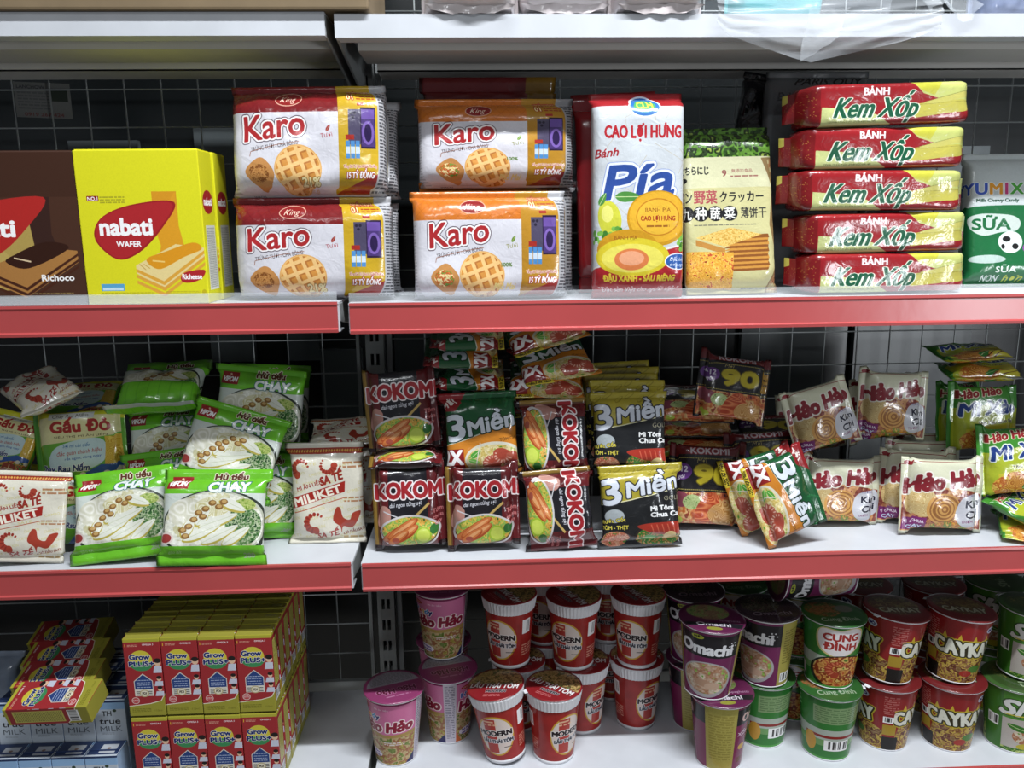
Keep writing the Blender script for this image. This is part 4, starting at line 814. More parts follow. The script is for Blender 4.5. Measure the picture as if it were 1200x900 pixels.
for k in range(2):
    o = carton('wafer_box', .158, .052, hN + .001, card('nabati_cheese'), card('nabati_side'), yel); o.location = (at(176, 358, .006)[0] + .002 * k, .004 + k * .056, D2 + .003)
    bobj('top_flap', [(-.077, .002, hN + .001, .077, .05, hN + .0022)], yel, o)
    if k == 0: bobj('clear_sleeve', [(-.0785, -.0008, .0, .0785, -.0002, .012)], clear, o)
    tag(o, ('bright yellow cheese wafer box, front one, beside the brown box', 'yellow wafer box standing directly behind the front yellow box')[k], 'box', 'yellow wafer boxes')

def bagpack(art_, px, py, Y, w, h, t, lab, seed, lean=4, yaw=0, tilt=0, deck=None, cat='snack bag', group=None, name='waffle_bag', **kw):
    o = pack(name, h, w, t, film(art_), axis='v', seed=seed, **{**dict(n=5.5, e=.22, seal=.008, wr=1.4, fold=(-1.2, .2), shrink=.03), **kw})
    p_ = at(px, py, Y); pose(o, p_, lean, yaw, tilt, deck); tag(o, lab, cat, group); return o
G1 = 'red banded waffle bags'; G2 = 'orange banded waffle bags'
bagpack('karo_red', 371, 294, .045, .215, .142, .06, 'red banded waffle bag, lower of the front stack beside yellow boxes', 3, deck=D2, group=G1, yaw=-2)
bagpack('karo_red', 366, 179, .055, .208, .152, .06, 'red banded waffle bag, upper of the front stack beside yellow boxes', 4, lean=8, group=G1, yaw=-3)
bagpack('karo_red', 377, 180, .118, .225, .14, .055, 'red banded waffle bag behind the upper one of its stack', 5, lean=8, group=G1, yaw=-4)
bagpack('karo_red', 379, 292, .115, .225, .135, .055, 'red banded waffle bag behind the lower one of its stack', 6, deck=D2, group=G1)
bagpack('karo_orange', 574, 290, .035, .212, .150, .05, 'orange banded waffle bag, lower front one, nearest the shelf edge', 7, lean=6, deck=D2, group=G2, yaw=2)
bagpack('karo_orange', 582, 272, .1, .225, .165, .05, 'orange banded waffle bag right behind the lower front orange one', 8, lean=2, deck=D2, group=G2)
bagpack('karo_orange', 581, 176, .085, .22, .125, .05, 'orange banded waffle bag stacked on top of the other orange bags', 9, lean=3, group=G2)
o = bagpack('karo_dark', 574, 118, .16, .2, .06, .01, 'dark red header of a bag at the back behind the orange bags', 10, lean=0, seal=.02); o.location.z = at(574, 116, .16)[2]
bagpack('pia', 746, 230, .03, .126, .272, .045, 'tall white and red pastry bag with blue lettering', 12, lean=5, deck=D2, name='pastry_bag', cat='snack bag', e=.12, fold=(-.3, 0), wr=1.1, n=6)
redf = mat('dark_red_film', '#8a1a20', .25, bump=.5, bscale=50, coat=.4)
o = pack('pastry_bag', .28, .12, .05, redf, axis='v', n=5.5, e=.1, seal=.022, seed=13, shrink=.03); p_ = at(722, 220, .1); pose(o, p_, 2, -3, -2, D2); tag(o, 'plain red pastry bag standing behind the tall white pastry bag', 'snack bag')
bagpack('cracker', 852, 235, .065, .13, .235, .03, 'beige vegetable cracker pouch with green leafy top', 14, lean=12, deck=D2, name='cracker_pouch', e=.12, fold=(0, 0), wr=1, tilt=-1)
bagpack('baomi', 950, 180, .135, .155, .318, .03, 'grey pack with dark italic lettering behind the wafer stick stack', 15, lean=0, name='cracker_pack', deck=D2, fold=(0, 0), e=.08)
blk = mat('dark_crinkled_film', '#15161c', .12, bump=1, bscale=40, dist=.004, coat=.8)
o = pack('dark_snack_pouch', .13, .09, .04, blk, seed=16, wr=2.5); pose(o, at(893, 130, .17), 0, 0, 8); tag(o, 'shiny black crinkled pouch behind the cracker pouch', 'snack bag')
o = pack('dark_snack_pouch', .2, .13, .03, blk, seed=17, wr=1.5); pose(o, at(815, 250, .13), 6, 0, 0, D2); tag(o, 'dark pouch standing in shade behind the beige cracker pouch', 'snack bag')
kz = D2 + .001
lab = ['lowest wafer stick pack in the stack of five', 'second wafer stick pack from the bottom of the stack', 'middle wafer stick pack in the stack of five', 'second wafer stick pack from the top of the stack', 'topmost wafer stick pack in the stack of five']
for k in range(5):
    hk = .0505
    o = pack('wafer_stick_pack', .276, .0552, .072, film('kemxop'), axis='h', n=9, e=.085, seal=.018, gather=.3, seed=50 + k, wr=.9, fold=(-.9, -.5), ridge=1.6, shrink=.02, M=29)
    for ch in o.children: pass
    cy = [313, 268, 219, 170, 118][k]; cx = [1022, 1022, 1016, 1020, 1024][k]
    p_ = at(cx + 8, cy, .045); pose(o, (p_[0], .052 + .002 * (k % 2), kz + .029 + k * .0552), 0, [3, 2, 1, 3, 4][k], [0, -.6, .4, -.8, -2][k]); tag(o, lab[k], 'biscuit pack', 'red wafer stick packs in a stack')
o = pack('noodle_brick', .12, .035, .05, film('vifon'), axis='h', n=6, e=.1, seal=.008, seed=60); pose(o, (at(1060, 92, .1)[0], .125, D2 + .262), 0, 0, 0); tag(o, 'mottled brown pack behind the topmost wafer stick pack', 'snack bag')
greyf = mat('grey_pouch_film', '#a3a8aa', .3, bump=.4, bscale=30)
o = pack('candy_bag', .2, .15, .03, greyf, seed=61); pose(o, at(1178, 235, .2), 6, 0, 0, D2); tag(o, 'plain grey-white bag behind the green candy bag', 'snack bag')
bagpack('milkcandy', 1178, 245, .13, .125, .2, .035, 'green and white milk candy bag right of the wafer stick stack', 62, lean=10, deck=D2, name='candy_bag', e=.15, fold=(0, 0))
o = bagpack('milkcandy', 1236, 180, .15, .1, .2, .03, 'second green candy bag cut off at the right edge', 63, lean=4, deck=D2, name='candy_bag', e=.15)

# ---- middle shelf: noodle packs
def np_(art_, px, py, Y, lab, w=.108, h=.115, t=.03, axis='v', lean=8, yaw=0, tilt=0, deck=None, seed=0, group=None, name='noodle_pack', dz=0, **kw):
    L, Wd = (h, w) if axis == 'v' else (w, h)
    o = pack(name, L, Wd, t, film(art_), axis=axis, seed=seed, **{**dict(n=4.2, e=.2, wr=1.5, ridge=1.5), **kw})
    if deck == 'on': deck = D3
    p_ = at(px, py, Y); pose(o, p_, lean, yaw, tilt, deck); o.location.z += dz; tag(o, lab, 'noodle pack', group); return o
GL = 'miscellaneous noodle packs at the left end'; GV = 'green vegetarian noodle packs'; GM = 'white packs printed with red prawns'
def T(w, h, t, n=4.2): return dict(w=w, h=h, t=t, n=n)
# left end
np_('miliket', 48, 466, .13, 'white pack with red print lying slanted on top of the left heap', w=.09, h=.125, t=.035, lean=70, tilt=-58, yaw=-14, seed=101, group=GM)
np_('gaudo', 14, 520, .12, 'dark noodle pack cut off by the left edge of the photo', w=.1, h=.1, lean=30, tilt=15, seed=102, group=GL)
np_('gaudo', 14, 580, .15, 'yellow pack cut off at the left edge behind a white pack', w=.1, h=.1, lean=20, tilt=5, seed=103, group=GL)
np_('gaudo', 97, 470, .155, 'yellow pack lying flat behind the upright yellow-green pack', w=.11, h=.1, t=.025, lean=62, tilt=-5, seed=104, group='yellow and green noodle packs')
np_('gaudo', 96, 527, .085, 'upright yellow and green pack with large red title', w=.136, h=.134, t=.034, axis='h', lean=10, tilt=-3, seed=105, group='yellow and green noodle packs', n=5)
#np_('gaudo', 126, 524, .13, 'yellow-green pack peeking out behind the upright yellow-green pack', w=.1, h=.12, axis='h', lean=10, tilt=0, seed=106, group='yellow and green noodle packs')
np_('gaudo', 103, 607, .07, 'yellow-green pack half hidden between white pack and green bag', w=.105, h=.108, t=.028, axis='h', lean=12, yaw=8, tilt=6, deck='on', seed=107, group='yellow and green noodle packs')
#np_('gaudo', 46, 606, .09, 'yellow-green pack hidden behind the large white pack at left', w=.11, h=.12, t=.03, axis='h', lean=8, deck='on', seed=113, group='yellow and green noodle packs')
np_('miliket', 32, 611, .032, 'large white pack with red prawns at the left end of the shelf', w=.115, h=.13, t=.022, lean=12, yaw=6, tilt=5, deck='on', seed=108, group=GM, n=3)
# green heap
V_ = dict(w=.135, h=.125, t=.034)
np_('vifon_bottom', 190, 464, .1, 'green pack tipped forward on top, silver edge hanging down', w=.13, h=.13, t=.045, lean=58, tilt=-3, seed=110, group=GV, wr=1.8, fold=(1.3, 0), seal=.022, e=.32, ridge=2)
np_('vifon', 196, 440, .165, 'dim green pack at the very top back of the green heap', w=.12, h=.09, t=.03, lean=80, tilt=4, seed=111, group=GV)
np_('vifon', 305, 482, .13, 'green pack standing upright at the back right of the heap', seed=112, lean=6, tilt=6, yaw=-4, group=GV, w=.14, h=.135)
np_('vifon', 322, 476, .165, 'green pack edge showing behind the upright right green pack', seed=114, lean=4, tilt=4, yaw=4, group=GV, w=.13, h=.14)
np_('vifon', 198, 522, .09, 'green pack left of centre, under the tipped one', seed=115, lean=14, tilt=-4, group=GV, w=.125, h=.125)
np_('vifon', 194, 572, .075, 'green pack wedged low behind the two front green packs', seed=116, lean=18, tilt=-6, group=GV, w=.13, h=.115)
np_('vifon', 272, 528, .058, 'green pack tilted clockwise in the centre of the heap', seed=117, lean=16, tilt=17, group=GV, w=.145, h=.128)
np_('vifon', 308, 592, .095, 'green pack low right, partly behind the front right one', seed=118, lean=8, tilt=4, yaw=6, deck='on', group=GV, w=.115, h=.13)
np_('vifon', 150, 615, .034, 'green pack lower left front, left corner jutting out', seed=119, lean=26, tilt=-6, deck='on', group=GV, w=.142, h=.13, seal=.016)
np_('vifon', 248, 622, .032, 'green pack lower right front, at the shelf edge', seed=120, lean=22, tilt=2, yaw=3, deck='on', group=GV, w=.152, h=.135, seal=.014)
# white prawn packs
np_('miliket', 384, 580, .088, 'upright white pack with red prawns by the upright post', w=.118, h=.155, t=.032, lean=6, deck='on', seed=121, group=GM, n=4, fold=(.8, 0))
np_('miliket', 422, 570, .15, 'white pack standing behind the upright one, brown edge showing', w=.09, h=.14, t=.04, lean=2, deck='on', seed=122, group=GM, n=4)
for k, (y, z) in enumerate(((525, 0), (516, .014))):
    np_('miliket', 395 + k * 8, y, .16, ('white prawn pack lying flat on the upright white packs', 'topmost flat white prawn pack by the upright post')[k], w=.11, h=.08, t=.018, lean=72, tilt=4 - 8 * k, seed=123 + k, group=GM)

# right bay
GK = 'dark red packs with a bowl of noodle soup'; GG = 'green and orange packs'; GB = 'black packs with yellow 90'; GY = 'gold topped black packs'; GH = 'cream packs with dark red title'
K_ = dict(w=.107, h=.126, t=.032, axis='h', n=5)
np_('kokomi', 481, 596, .062, 'dark red soup pack at the left end of the bottom row', seed=130, lean=9, tilt=-2, deck='on', group=GK, **K_)
np_('kokomi', 566, 598, .05, 'dark red soup pack, second in the bottom row, under the green pack', seed=131, lean=9, tilt=-1, deck='on', group=GK, **K_)
np_('kokomi', 655, 600, .036, 'dark red soup pack turned sideways in the bottom row', seed=132, lean=10, tilt=86, deck='on', group=GK, **{**K_, 'w': .118, 'h': .107})
np_('kokomi', 478, 492, .075, 'dark red soup pack on top of the left column', seed=133, lean=14, tilt=-5, group=GK, **K_)
for k in range(2): np_('kokomi', 478, 543 - k * 8, .09, ('dark red pack lying flat on the left end pack', 'upper flat dark red pack in the left column')[k], seed=134 + k, lean=74, group=GK, **{**K_, 't': .016, 'h': .09})
np_('kokomi', 486, 486, .13, 'dark red pack standing behind the top left soup pack', seed=138, lean=10, tilt=-3, group=GK, **K_)
np_('mien_green', 557, 508, .07, 'upright green pack above the second soup pack', seed=140, lean=12, tilt=-2, w=.118, h=.124, t=.034, group=GG)
np_('kokomi', 648, 513, .07, 'dark red soup pack turned sideways in the upper row', seed=141, lean=10, tilt=88, group=GK, **{**K_, 'w': .118, 'h': .107})
for k in range(4): np_('mien_green', 545 + (k % 2) * 3, 455 - k * 17, .125, ('lowest', 'second lowest', 'second highest', 'highest')[k] + ' of the green packs lying flat with red ends', seed=142 + k, lean=70, tilt=-90, w=.09, h=.11, t=.02, group=GG)
for k, (x, y, tl, w_) in enumerate(((637, 463, 0, .13), (640, 448, 3, .12), (648, 424, -14, .12), (628, 408, -24, .13))):
    np_('mien_green', x, y, .105 + k * .012, ('flat green and orange pack just above the sideways soup pack', 'second flat green and orange pack of the middle pile', 'green pack tilted left near the top of the middle pile', 'topmost dim green pack right under the red strip')[k], seed=150 + k, lean=60, tilt=tl, w=w_, h=.095, t=.024, group=GG)
Y_ = dict(w=.118, h=.122, t=.032, n=4.5)
np_('mien_gold', 749, 598, .038, 'gold topped black pack at the front of the bottom row', seed=160, lean=10, tilt=-2, deck='on', group=GY, seal=.01, **{**Y_, 'w': .126})
np_('mien_gold', 737, 507, .072, 'gold topped black pack on top of the front one', seed=161, lean=12, tilt=0, group=GY, **Y_)
for k in range(4): np_('mien_gold', 736 - k * 4, 492 - k * 8, .105 + k * .022, ('gold pack right behind the upper gold pack', 'third gold pack back in the gold row', 'fourth gold pack back in the gold row', 'rearmost gold pack against the wire')[k], seed=162 + k, lean=12, tilt=1 - k, group=GY, **{**Y_, 't': .018})
B_ = dict(w=.122, h=.118, t=.034, axis='h', n=5)
np_('kokomi90', 828, 575, .11, 'black pack with yellow 90 beside the front gold pack', seed=170, lean=8, tilt=4, deck='on', group=GB, **{**B_, 'w': .12, 'h': .135})
np_('kokomi90', 858, 455, .13, 'black pack with yellow 90 on the very top of the black heap', seed=171, lean=12, tilt=9, group=GB, **{**B_, 'w': .112, 'h': .108})
np_('kokomi90', 890, 545, .135, 'black pack with yellow 90 behind the leaning green pack', seed=172, lean=14, tilt=-3, group=GB, **B_)
for k, (x, y) in enumerate(((812, 515), (810, 500), (808, 480), (905, 512))):
    np_('kokomi90', x, y, .14, ('lowest flat black pack beside the gold packs', 'middle flat black pack beside the gold packs', 'top flat black pack with green print beside gold packs', 'flat black and red pack under the top black pack')[k], seed=173 + k, lean=66 - k * 3, tilt=3, w=.12, h=.09, t=.025, group=GB)
np_('mien_green', 895, 595, .068, 'green and red pack leaning behind the tilted front green pack', seed=180, lean=14, tilt=70, yaw=-14, w=.12, h=.11, deck='on', group=GG)
np_('mien_green', 918, 592, .032, 'green and orange pack tilted sideways at the shelf edge', seed=181, lean=14, tilt=72, yaw=4, w=.125, h=.1, t=.03, deck='on', group=GG, seal=.012)
H_ = dict(w=.115, h=.11, t=.034, axis='h', n=4.5, seal=.011)
np_('haohao', 961, 488, .12, 'cream pack leaning left on top, nearest the black packs', seed=190, lean=12, tilt=-15, group=GH, **{**H_, 'w': .108, 'h': .108})
np_('haohao', 985, 562, .105, 'cream pack low beside the tilted green pack', seed=191, lean=8, tilt=3, deck='on', group=GH, **{**H_, 'w': .125})
np_('haohao', 1045, 472, .13, 'cream pack on top in the centre of the cream heap', seed=192, lean=6, tilt=2, yaw=-4, group=GH, **{**H_, 'w': .108})
np_('haohao', 1032, 478, .165, 'cream pack edge showing behind the central top cream pack', seed=193, lean=4, tilt=-3, yaw=10, group=GH, **H_)
np_('haohao', 1106, 571, .055, 'large cream pack at the front, nearest the shelf edge', seed=194, lean=10, tilt=3, deck='on', group=GH, **{**H_, 'w': .128, 'h': .118})
for k in range(3): np_('haohao', [1072, 1078, 1085][k], [575, 552, 542][k], [.105, .14, .17][k], ('cream pack right behind the large front cream pack', 'third cream pack back in the front cream row', 'rearmost cream pack of the front cream row')[k], seed=195 + k, lean=8, tilt=2, yaw=[-8, -3, 2][k], deck='on', group=GH, dz=[0, .008, .012][k], **{**H_, 't': .03, 'h': .12})
np_('haohao', 950, 494, .2, 'cream pack tucked behind the left leaning cream pack', seed=199, lean=3, tilt=-8, group=GH, **{**H_, 't': .022})
GX = 'green stir-fry noodle packs'
X_ = dict(w=.112, h=.112, t=.034, axis='h', n=4.5, seal=.011)
np_('mixao', 1150, 488, .125, 'green stir-fry pack standing at the top right', seed=210, lean=8, tilt=1, group=GX, **X_)
np_('mixao', 1122, 484, .16, 'green stir-fry pack edge behind the standing top right one', seed=211, lean=6, tilt=0, yaw=16, group=GX, **{**X_, 'w': .09})
np_('mixao', 1186, 562, .07, 'green stir-fry pack at the lower right, cut by the photo edge', seed=212, lean=10, tilt=-2, group=GX, **{**X_, 'w': .12})
np_('mixao', 1146, 438, .14, 'flat yellow pack with white edge on the top right pack', seed=213, lean=78, tilt=2, w=.115, h=.07, t=.026, group=GX, axis='v')
np_('mixao', 1134, 414, .15, 'topmost flat yellow pack at the top right', seed=214, lean=78, tilt=-3, w=.11, h=.07, t=.022, group=GX, axis='v')
np_('mixao', 1200, 600, .05, 'green pack lying flat under the lower right stir-fry pack', seed=215, lean=74, tilt=-16, yaw=20, w=.1, h=.09, t=.022, group=GX, axis='v')
np_('mixao', 1207, 614, .035, 'green and white pack lying flat on the deck at right end', seed=216, lean=80, tilt=0, yaw=-26, w=.09, h=.09, t=.02, deck='on', group=GX, axis='v')

# ---- bottom shelf: cartons
gold_card = mat('olive_yellow_card', '#98923a', .42, noise=.12)
cf, cs = card('grow', .33), card('growside', .33)
ph = (at(169, 752, .004)[2] - D4) / 2 - .001; cw = .0535; cdp = .0315
x00 = at(169, 800, .004)[0]
def milk_carton(lab, group):
    o = carton('milk_carton', cw - .0012, cdp, ph, cf, cs, gold_card, bev=.001)
    bobj('top_seam', [(-.026, .012, ph, .026, .0135, ph + .0028)], gold_card, o); bobj('straw_patch', [(.004, .022, ph, .02, .028, ph + .0008)], mat('print_grey', '#8a8648', .5), o)
    return tag(o, lab, 'milk carton', group)
proto = milk_carton('x', 'red and yellow growth milk cartons standing in rows'); first = True
colw = ['leftmost column', 'second column from left', 'third column from left', 'rightmost column']; roww = ['front row', 'second row', 'third row', 'fourth row', 'fifth row', 'sixth row']
for lv in (1, 0):
    for r_ in range(6):
        for c_ in range(4):
            if lv == 0 and r_ > 0 and c_ < 3: continue
            o = proto if first else dup(proto); first = False
            o.location = (x00 + c_ * cw + (r_ * .0005), .006 + r_ * (cdp + .0025) + (.001 if c_ % 2 else 0), D4 + .0028 + lv * (ph + .0032))
            o['label'] = 'red growth milk carton, %s layer, %s, %s' % ('upper' if lv else 'lower', roww[r_], colw[c_])
for k in range(4):      # four of the same lying on the blue cartons
    o = dup(proto); p_ = atz([62, 69, 74, 84][k], [813, 789, 766, 742][k], D4 + .172)
    o.matrix_world = Matrix.Translation((p_[0], p_[1], D4 + .137 + cdp + .003 + .002 * k)) @ Matrix.Rotation(math.radians(-4 + k), 4, 'Z') @ Matrix.Rotation(math.radians(-3), 4, 'Y') @ Matrix.Rotation(math.radians(-74), 4, 'X') @ Matrix.Rotation(math.radians(-90), 4, 'Y') @ Matrix.Translation((0, 0, -ph / 2))
    o['label'] = ('nearest', 'second nearest', 'third nearest', 'rearmost')[k] + ' of the red milk cartons lying on the blue and white cartons'; o['group'] = 'red milk cartons lying down'
bcd = mat('navy_card', '#26365c', .45)
tw = .0485; xr = at(150, 850, .05)[0] - .001
def th_carton(h):
    o = carton('milk_carton', tw - .0012, .038, h, card('thmilk', .4), mat('pale_blue_card', '#9db4d2', .45), card('thtop', .45), bev=.001)
    for p in o.data.polygons:
        if p.material_index == 0:
            for li in p.loop_indices:
                u = o.data.uv_layers[0].data[li]; u.uv = (u.uv[0], 1 - (1 - u.uv[1]) * h / .122)
    bobj('top_seam', [(-.022, .012, h, .022, .0135, h + .0022)], bcd, o); return tag(o, 'x', 'milk carton', 'blue and white fresh milk cartons')
ps, pt = th_carton(.0615), th_carton(.1265); us = set()
for r_ in range(5):
    for c_ in range(4):
        q = ps if r_ == 0 else pt
        o = q if q.name not in us else dup(q); us.add(q.name)
        o.location = (xr - tw / 2 - c_ * tw, .008 + r_ * .0415, D4 + .0035)
        o['label'] = 'blue and white milk carton, %s, %s from the right' % (roww[r_], ['first', 'second', 'third', 'fourth'][c_])
o = pack('drink_pouch', .17, .09, .05, mat('pale_pouch_film', '#8f9cb0', .2, bump=.5, bscale=30, coat=.6, noise=.4, nscale=20), seed=230); pose(o, at(2, 770, .12), 4, 0, 0, D4); tag(o, 'pale blue plastic wrapped pack at the left edge of the bottom shelf', 'milk pack')

# ---- bottom shelf: noodle cups
def lathe(prof, n=56, rib=0):
    V, Fc, U = [], [], []
    for j, (r, z) in enumerate(prof):
        for i in range(n + 1):
            a = 2 * math.pi * i / n - math.pi; rr = r * (1 + (rib if i % 2 else 0) * (0 < j < len(prof) - 1))
            V.append((rr * math.sin(a), -rr * math.cos(a), z)); U.append((i / n, j / (len(prof) - 1)))
    for j in range(len(prof) - 1):
        for i in range(n): Fc.append((j * (n + 1) + i, j * (n + 1) + i + 1, (j + 1) * (n + 1) + i + 1, (j + 1) * (n + 1) + i))
    return V, Fc, U
white_p = mat('white_cup_plastic', '#d4d4d8', .35)
def cup(body, lid, rt, rb, h, collar=0, base=0, film_=0, name='noodle_cup', lidrough=.3):
    prof = [(rb + (rt - rb) * k / 8 - (.0 if k else 0), h * k / 8) for k in range(9)]
    V, Fc, U = lathe(prof); hh = h
    if collar:      # printed part runs between base band and ribbed collar
        z0, z1 = base, h - collar; prof = [(rb + (rt - rb) * z / h, z) for z in np.linspace(z0, z1, 7)]; V, Fc, U = lathe(prof)
    o = mesh_obj(name, V, Fc, card(body, .22), None, U)
    b0 = [(0, .003), (rb * .9, .003), (rb * .92, 0), (rb + .0003, 0), (rb + .0006, base or .002), (rb * .99, base or .002)]
    V, Fc, U = lathe(b0, 48); mesh_obj('base_ring', V, Fc, white_p, o)
    if collar:
        q = [(rt - .002 - .0035, h - collar), (rt - .001, h - collar + .0005), (rt + .0022, h - .004), (rt + .002, h - .002)]; V, Fc, U = lathe(q, 96, .018); mesh_obj('ribbed_collar', V, Fc, white_p, o, smooth=False)
    R_ = rt + .0026
    V, Fc, U = lathe([(rt - .0005, h - .0022), (R_ - .0005, h - .0028), (R_ + .0004, h - .0012), (R_ - .0006, h + .0004), (rt - .001, h + .0004)], 48); mesh_obj('rim', V, Fc, white_p, o)
    V = [(0, 0, h + .0012)]; n = 48
    for k, (r, z) in enumerate(((R_ * .5, .0013), (R_ * .85, .0012), (R_ * .93, .0006), (R_ + .0002, .0007), (R_ + .0006, -.0006))):
        for i in range(n): a = 6.28318 * i / n; V.append((r * math.cos(a), r * math.sin(a), h + z))
    Fc = [(0, 1 + i, 1 + (i + 1) % n) for i in range(n)] + [(1 + k * n + i, 1 + (k + 1) * n + i, 1 + (k + 1) * n + (i + 1) % n, 1 + k * n + (i + 1) % n) for k in range(4) for i in range(n)]
    mesh_obj('lid', V, Fc, mat('lid_foil_' + lid, img=lid, rough=lidrough, bump=.25, bscale=40, coat=.3), o, [(.5 + v[0] / R_ / 2.02, .5 + v[1] / R_ / 2.02) for v in V])
    tab = [(-.006, -R_ + .001, h - .0), (.006, -R_ + .001, h - .0), (.004, -R_ - .005, h - .002), (-.004, -R_ - .005, h - .002)]
    a = math.radians(150); tb = [(x * math.cos(a) - y * math.sin(a), x * math.sin(a) + y * math.cos(a), z) for x, y, z in tab]
    mesh_obj('pull_tab', tb + [(x, y, z + .0005) for x, y, z in tb], [(3, 2, 1, 0), (4, 5, 6, 7), (0, 1, 5, 4), (1, 2, 6, 5), (2, 3, 7, 6), (3, 0, 4, 7)], white_p, o, smooth=False)
    return o
CP = {}
def place_cup(kind, px, py, Y, lab, spin=0, base_z=None, tx=0, ty=0, ls=0):
    """px,py: bottom centre-front in the photo when standing on the deck, else x only"""
    f = KINDS[kind]; o = f[0]() if kind not in CP else dup(CP[kind]); CP.setdefault(kind, o)
    z = D4 + .0006 if base_z is None else base_z
    if Y is None: q = atz(px, py, D4); x, Y = q[0], q[1] + f[2]
    else: x = at(px, py, Y)[0]
    o.matrix_world = Matrix.Translation((x, Y, z)) @ Matrix.Rotation(math.radians(ty), 4, 'Y') @ Matrix.Rotation(math.radians(tx), 4, 'X') @ Matrix.Rotation(math.radians(spin), 4, 'Z')
    for ch in o.children:
        if ch.name.split('.')[0] == 'lid': ch.rotation_euler.z = math.radians(ls - spin)
    tag(o, lab, 'noodle cup', f[1]); return o
KINDS = {
    'handy': (lambda: cup('handy_body', 'handy_lid', .0455, .033, .118), 'pink paper noodle cups', .033),
    'modern': (lambda: cup('modern_body', 'modern_lid', .0425, .0325, .118, collar=.022, base=.006), 'red noodle cups with white ribbed collars', .0325),
    'omachi': (lambda: cup('omachi_body', 'omachi_lid', .0475, .035, .118), 'purple noodle cups', .035),
    'omachi_gold': (lambda: cup('omachi_gold', 'omachi_lid', .0475, .035, .118), 'purple noodle cups', .035),
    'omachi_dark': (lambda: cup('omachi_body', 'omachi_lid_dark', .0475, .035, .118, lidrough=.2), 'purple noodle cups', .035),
    'cung': (lambda: cup('cungdinh_body', 'cungdinh_lid', .0465, .036, .112), 'green noodle cups with gold shield', .036),
    'cay': (lambda: cup('caykay_body', 'caykay_lid', .0475, .036, .112), 'red and brown noodle cups', .036),
    'shin': (lambda: cup('shin_body', 'shin_lid', .0475, .037, .112), 'light green noodle cups', .037),
}
ST = .1195
place_cup('handy', 465, 897, None, 'pink noodle cup at the front by the gap between bays', 70, ls=20)
place_cup('handy', 527, 868, None, 'pink noodle cup behind the front pink one, grey ingredient text facing', 5, ls=15)
place_cup('handy', 519, 720, .185, 'rearmost pink cup under the upper pink cup', 20)
place_cup('handy', 519, 720, .185, 'upper pink cup stacked at the back below the red strip', 78, base_z=D4 + ST)
place_cup('modern', 590, 895, None, 'ribbed collar red cup leaning left at the front, beside the pink cups', 89, ty=-7, ls=-12).location.z += .005
place_cup('modern', 651, 896, None, 'ribbed collar red cup upright at the front, second from the pink cups', 137, ls=-35)
place_cup('modern', 608, 830, .145, 'lower red cup behind the leaning one', 120)
place_cup('modern', 597, 730, .14, 'upper red cup above the leaning front cup', 74, base_z=D4 + ST, ls=-60)
place_cup('modern', 684, 850, .145, 'lower red cup behind the front upright one', 150)
place_cup('modern', 672, 730, .14, 'upper red cup, middle of the three upper ribbed collar cups', 74, base_z=D4 + ST, ls=-60)
place_cup('modern', 748, 858, .143, 'lower right red cup with ribbed collar', 140)
place_cup('modern', 748, 730, .14, 'upper right red cup with ribbed collar', 74, base_z=D4 + ST, ls=-60)
place_cup('modern', 640, 760, .218, 'rear lower red cup in shadow between the left stacks', 80)
place_cup('modern', 638, 720, .218, 'rear upper red cup in shadow between the left stacks', 80, base_z=D4 + ST)
place_cup('modern', 716, 770, .218, 'rear lower red cup in shadow between the right stacks', 100)
place_cup('modern', 712, 720, .218, 'rear upper red cup in shadow between the right stacks', 100, base_z=D4 + ST)
a = place_cup('omachi_gold', 843, 912, .042, 'front purple cup with yellow panel, lower of its stack', 97)
b = place_cup('omachi', 829, 780, .045, 'front purple cup with black band, upper of its stack, leaning', 95, ls=-10, base_z=D4 + ST + .002, ty=2)
place_cup('omachi_gold', 808, 830, .14, 'lower purple and yellow cup behind the front purple stack', 97)
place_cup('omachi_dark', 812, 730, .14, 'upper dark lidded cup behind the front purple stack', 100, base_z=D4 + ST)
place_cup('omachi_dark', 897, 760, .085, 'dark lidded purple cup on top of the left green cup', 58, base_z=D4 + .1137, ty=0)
place_cup('cung', 902, 890, None, 'lower green cup beside the purple stack', -47)
place_cup('cung', 974, 890, None, 'lower green cup with barcode, second of the green pair', -72)
place_cup('cung', 972, 770, .075, 'upper green cup with a gold edged white shield', 103, base_z=D4 + .1135, ty=1)
o = place_cup('omachi', 925, 690, .1, 'purple cup lying on its side on top of the green stack', 0, base_z=0)
p_ = at(992, 700, .1); o.matrix_world = Matrix.Translation((p_[0], .1, D4 + .2335 + .0505)) @ Matrix.Rotation(math.radians(-86), 4, 'Y') @ Matrix.Rotation(math.radians(119), 4, 'Z')
place_cup('cay', 1046, 880, None, 'lower red and brown cup with yellow label, left stack', 150, ls=-15)
place_cup('cay', 1040, 770, .08, 'upper red and brown cup, left stack', 150, base_z=D4 + .1137, ty=4, ls=10)
place_cup('cay', 1123, 882, None, 'lower red and brown cup with flame lettering, right stack', 82)
place_cup('cay', 1115, 770, .075, 'upper red and brown cup with flame lettering, right stack', 82, base_z=D4 + .1137, ty=4)
place_cup('shin', 1200, 884, None, 'lower light green cup at the right edge', 76)
place_cup('shin', 1200, 770, .075, 'upper light green cup at the right edge', 66, base_z=D4 + .1135, ty=3)
for k, (kd, px, lab_) in enumerate((('cung', 868, 'left green'), ('cung', 930, 'right green'), ('cay', 1006, 'left red brown'), ('cay', 1090, 'right red brown'), ('shin', 1163, 'light green'))):
    for lv in (0, 1): place_cup(kd, px, 720, .17, '%s noodle cup in the rear row, behind the %s stack' % (('lower', 'upper')[lv], lab_), [60, 60, 170, 80, 50][k], base_z=D4 + .0006 + lv * .1135)

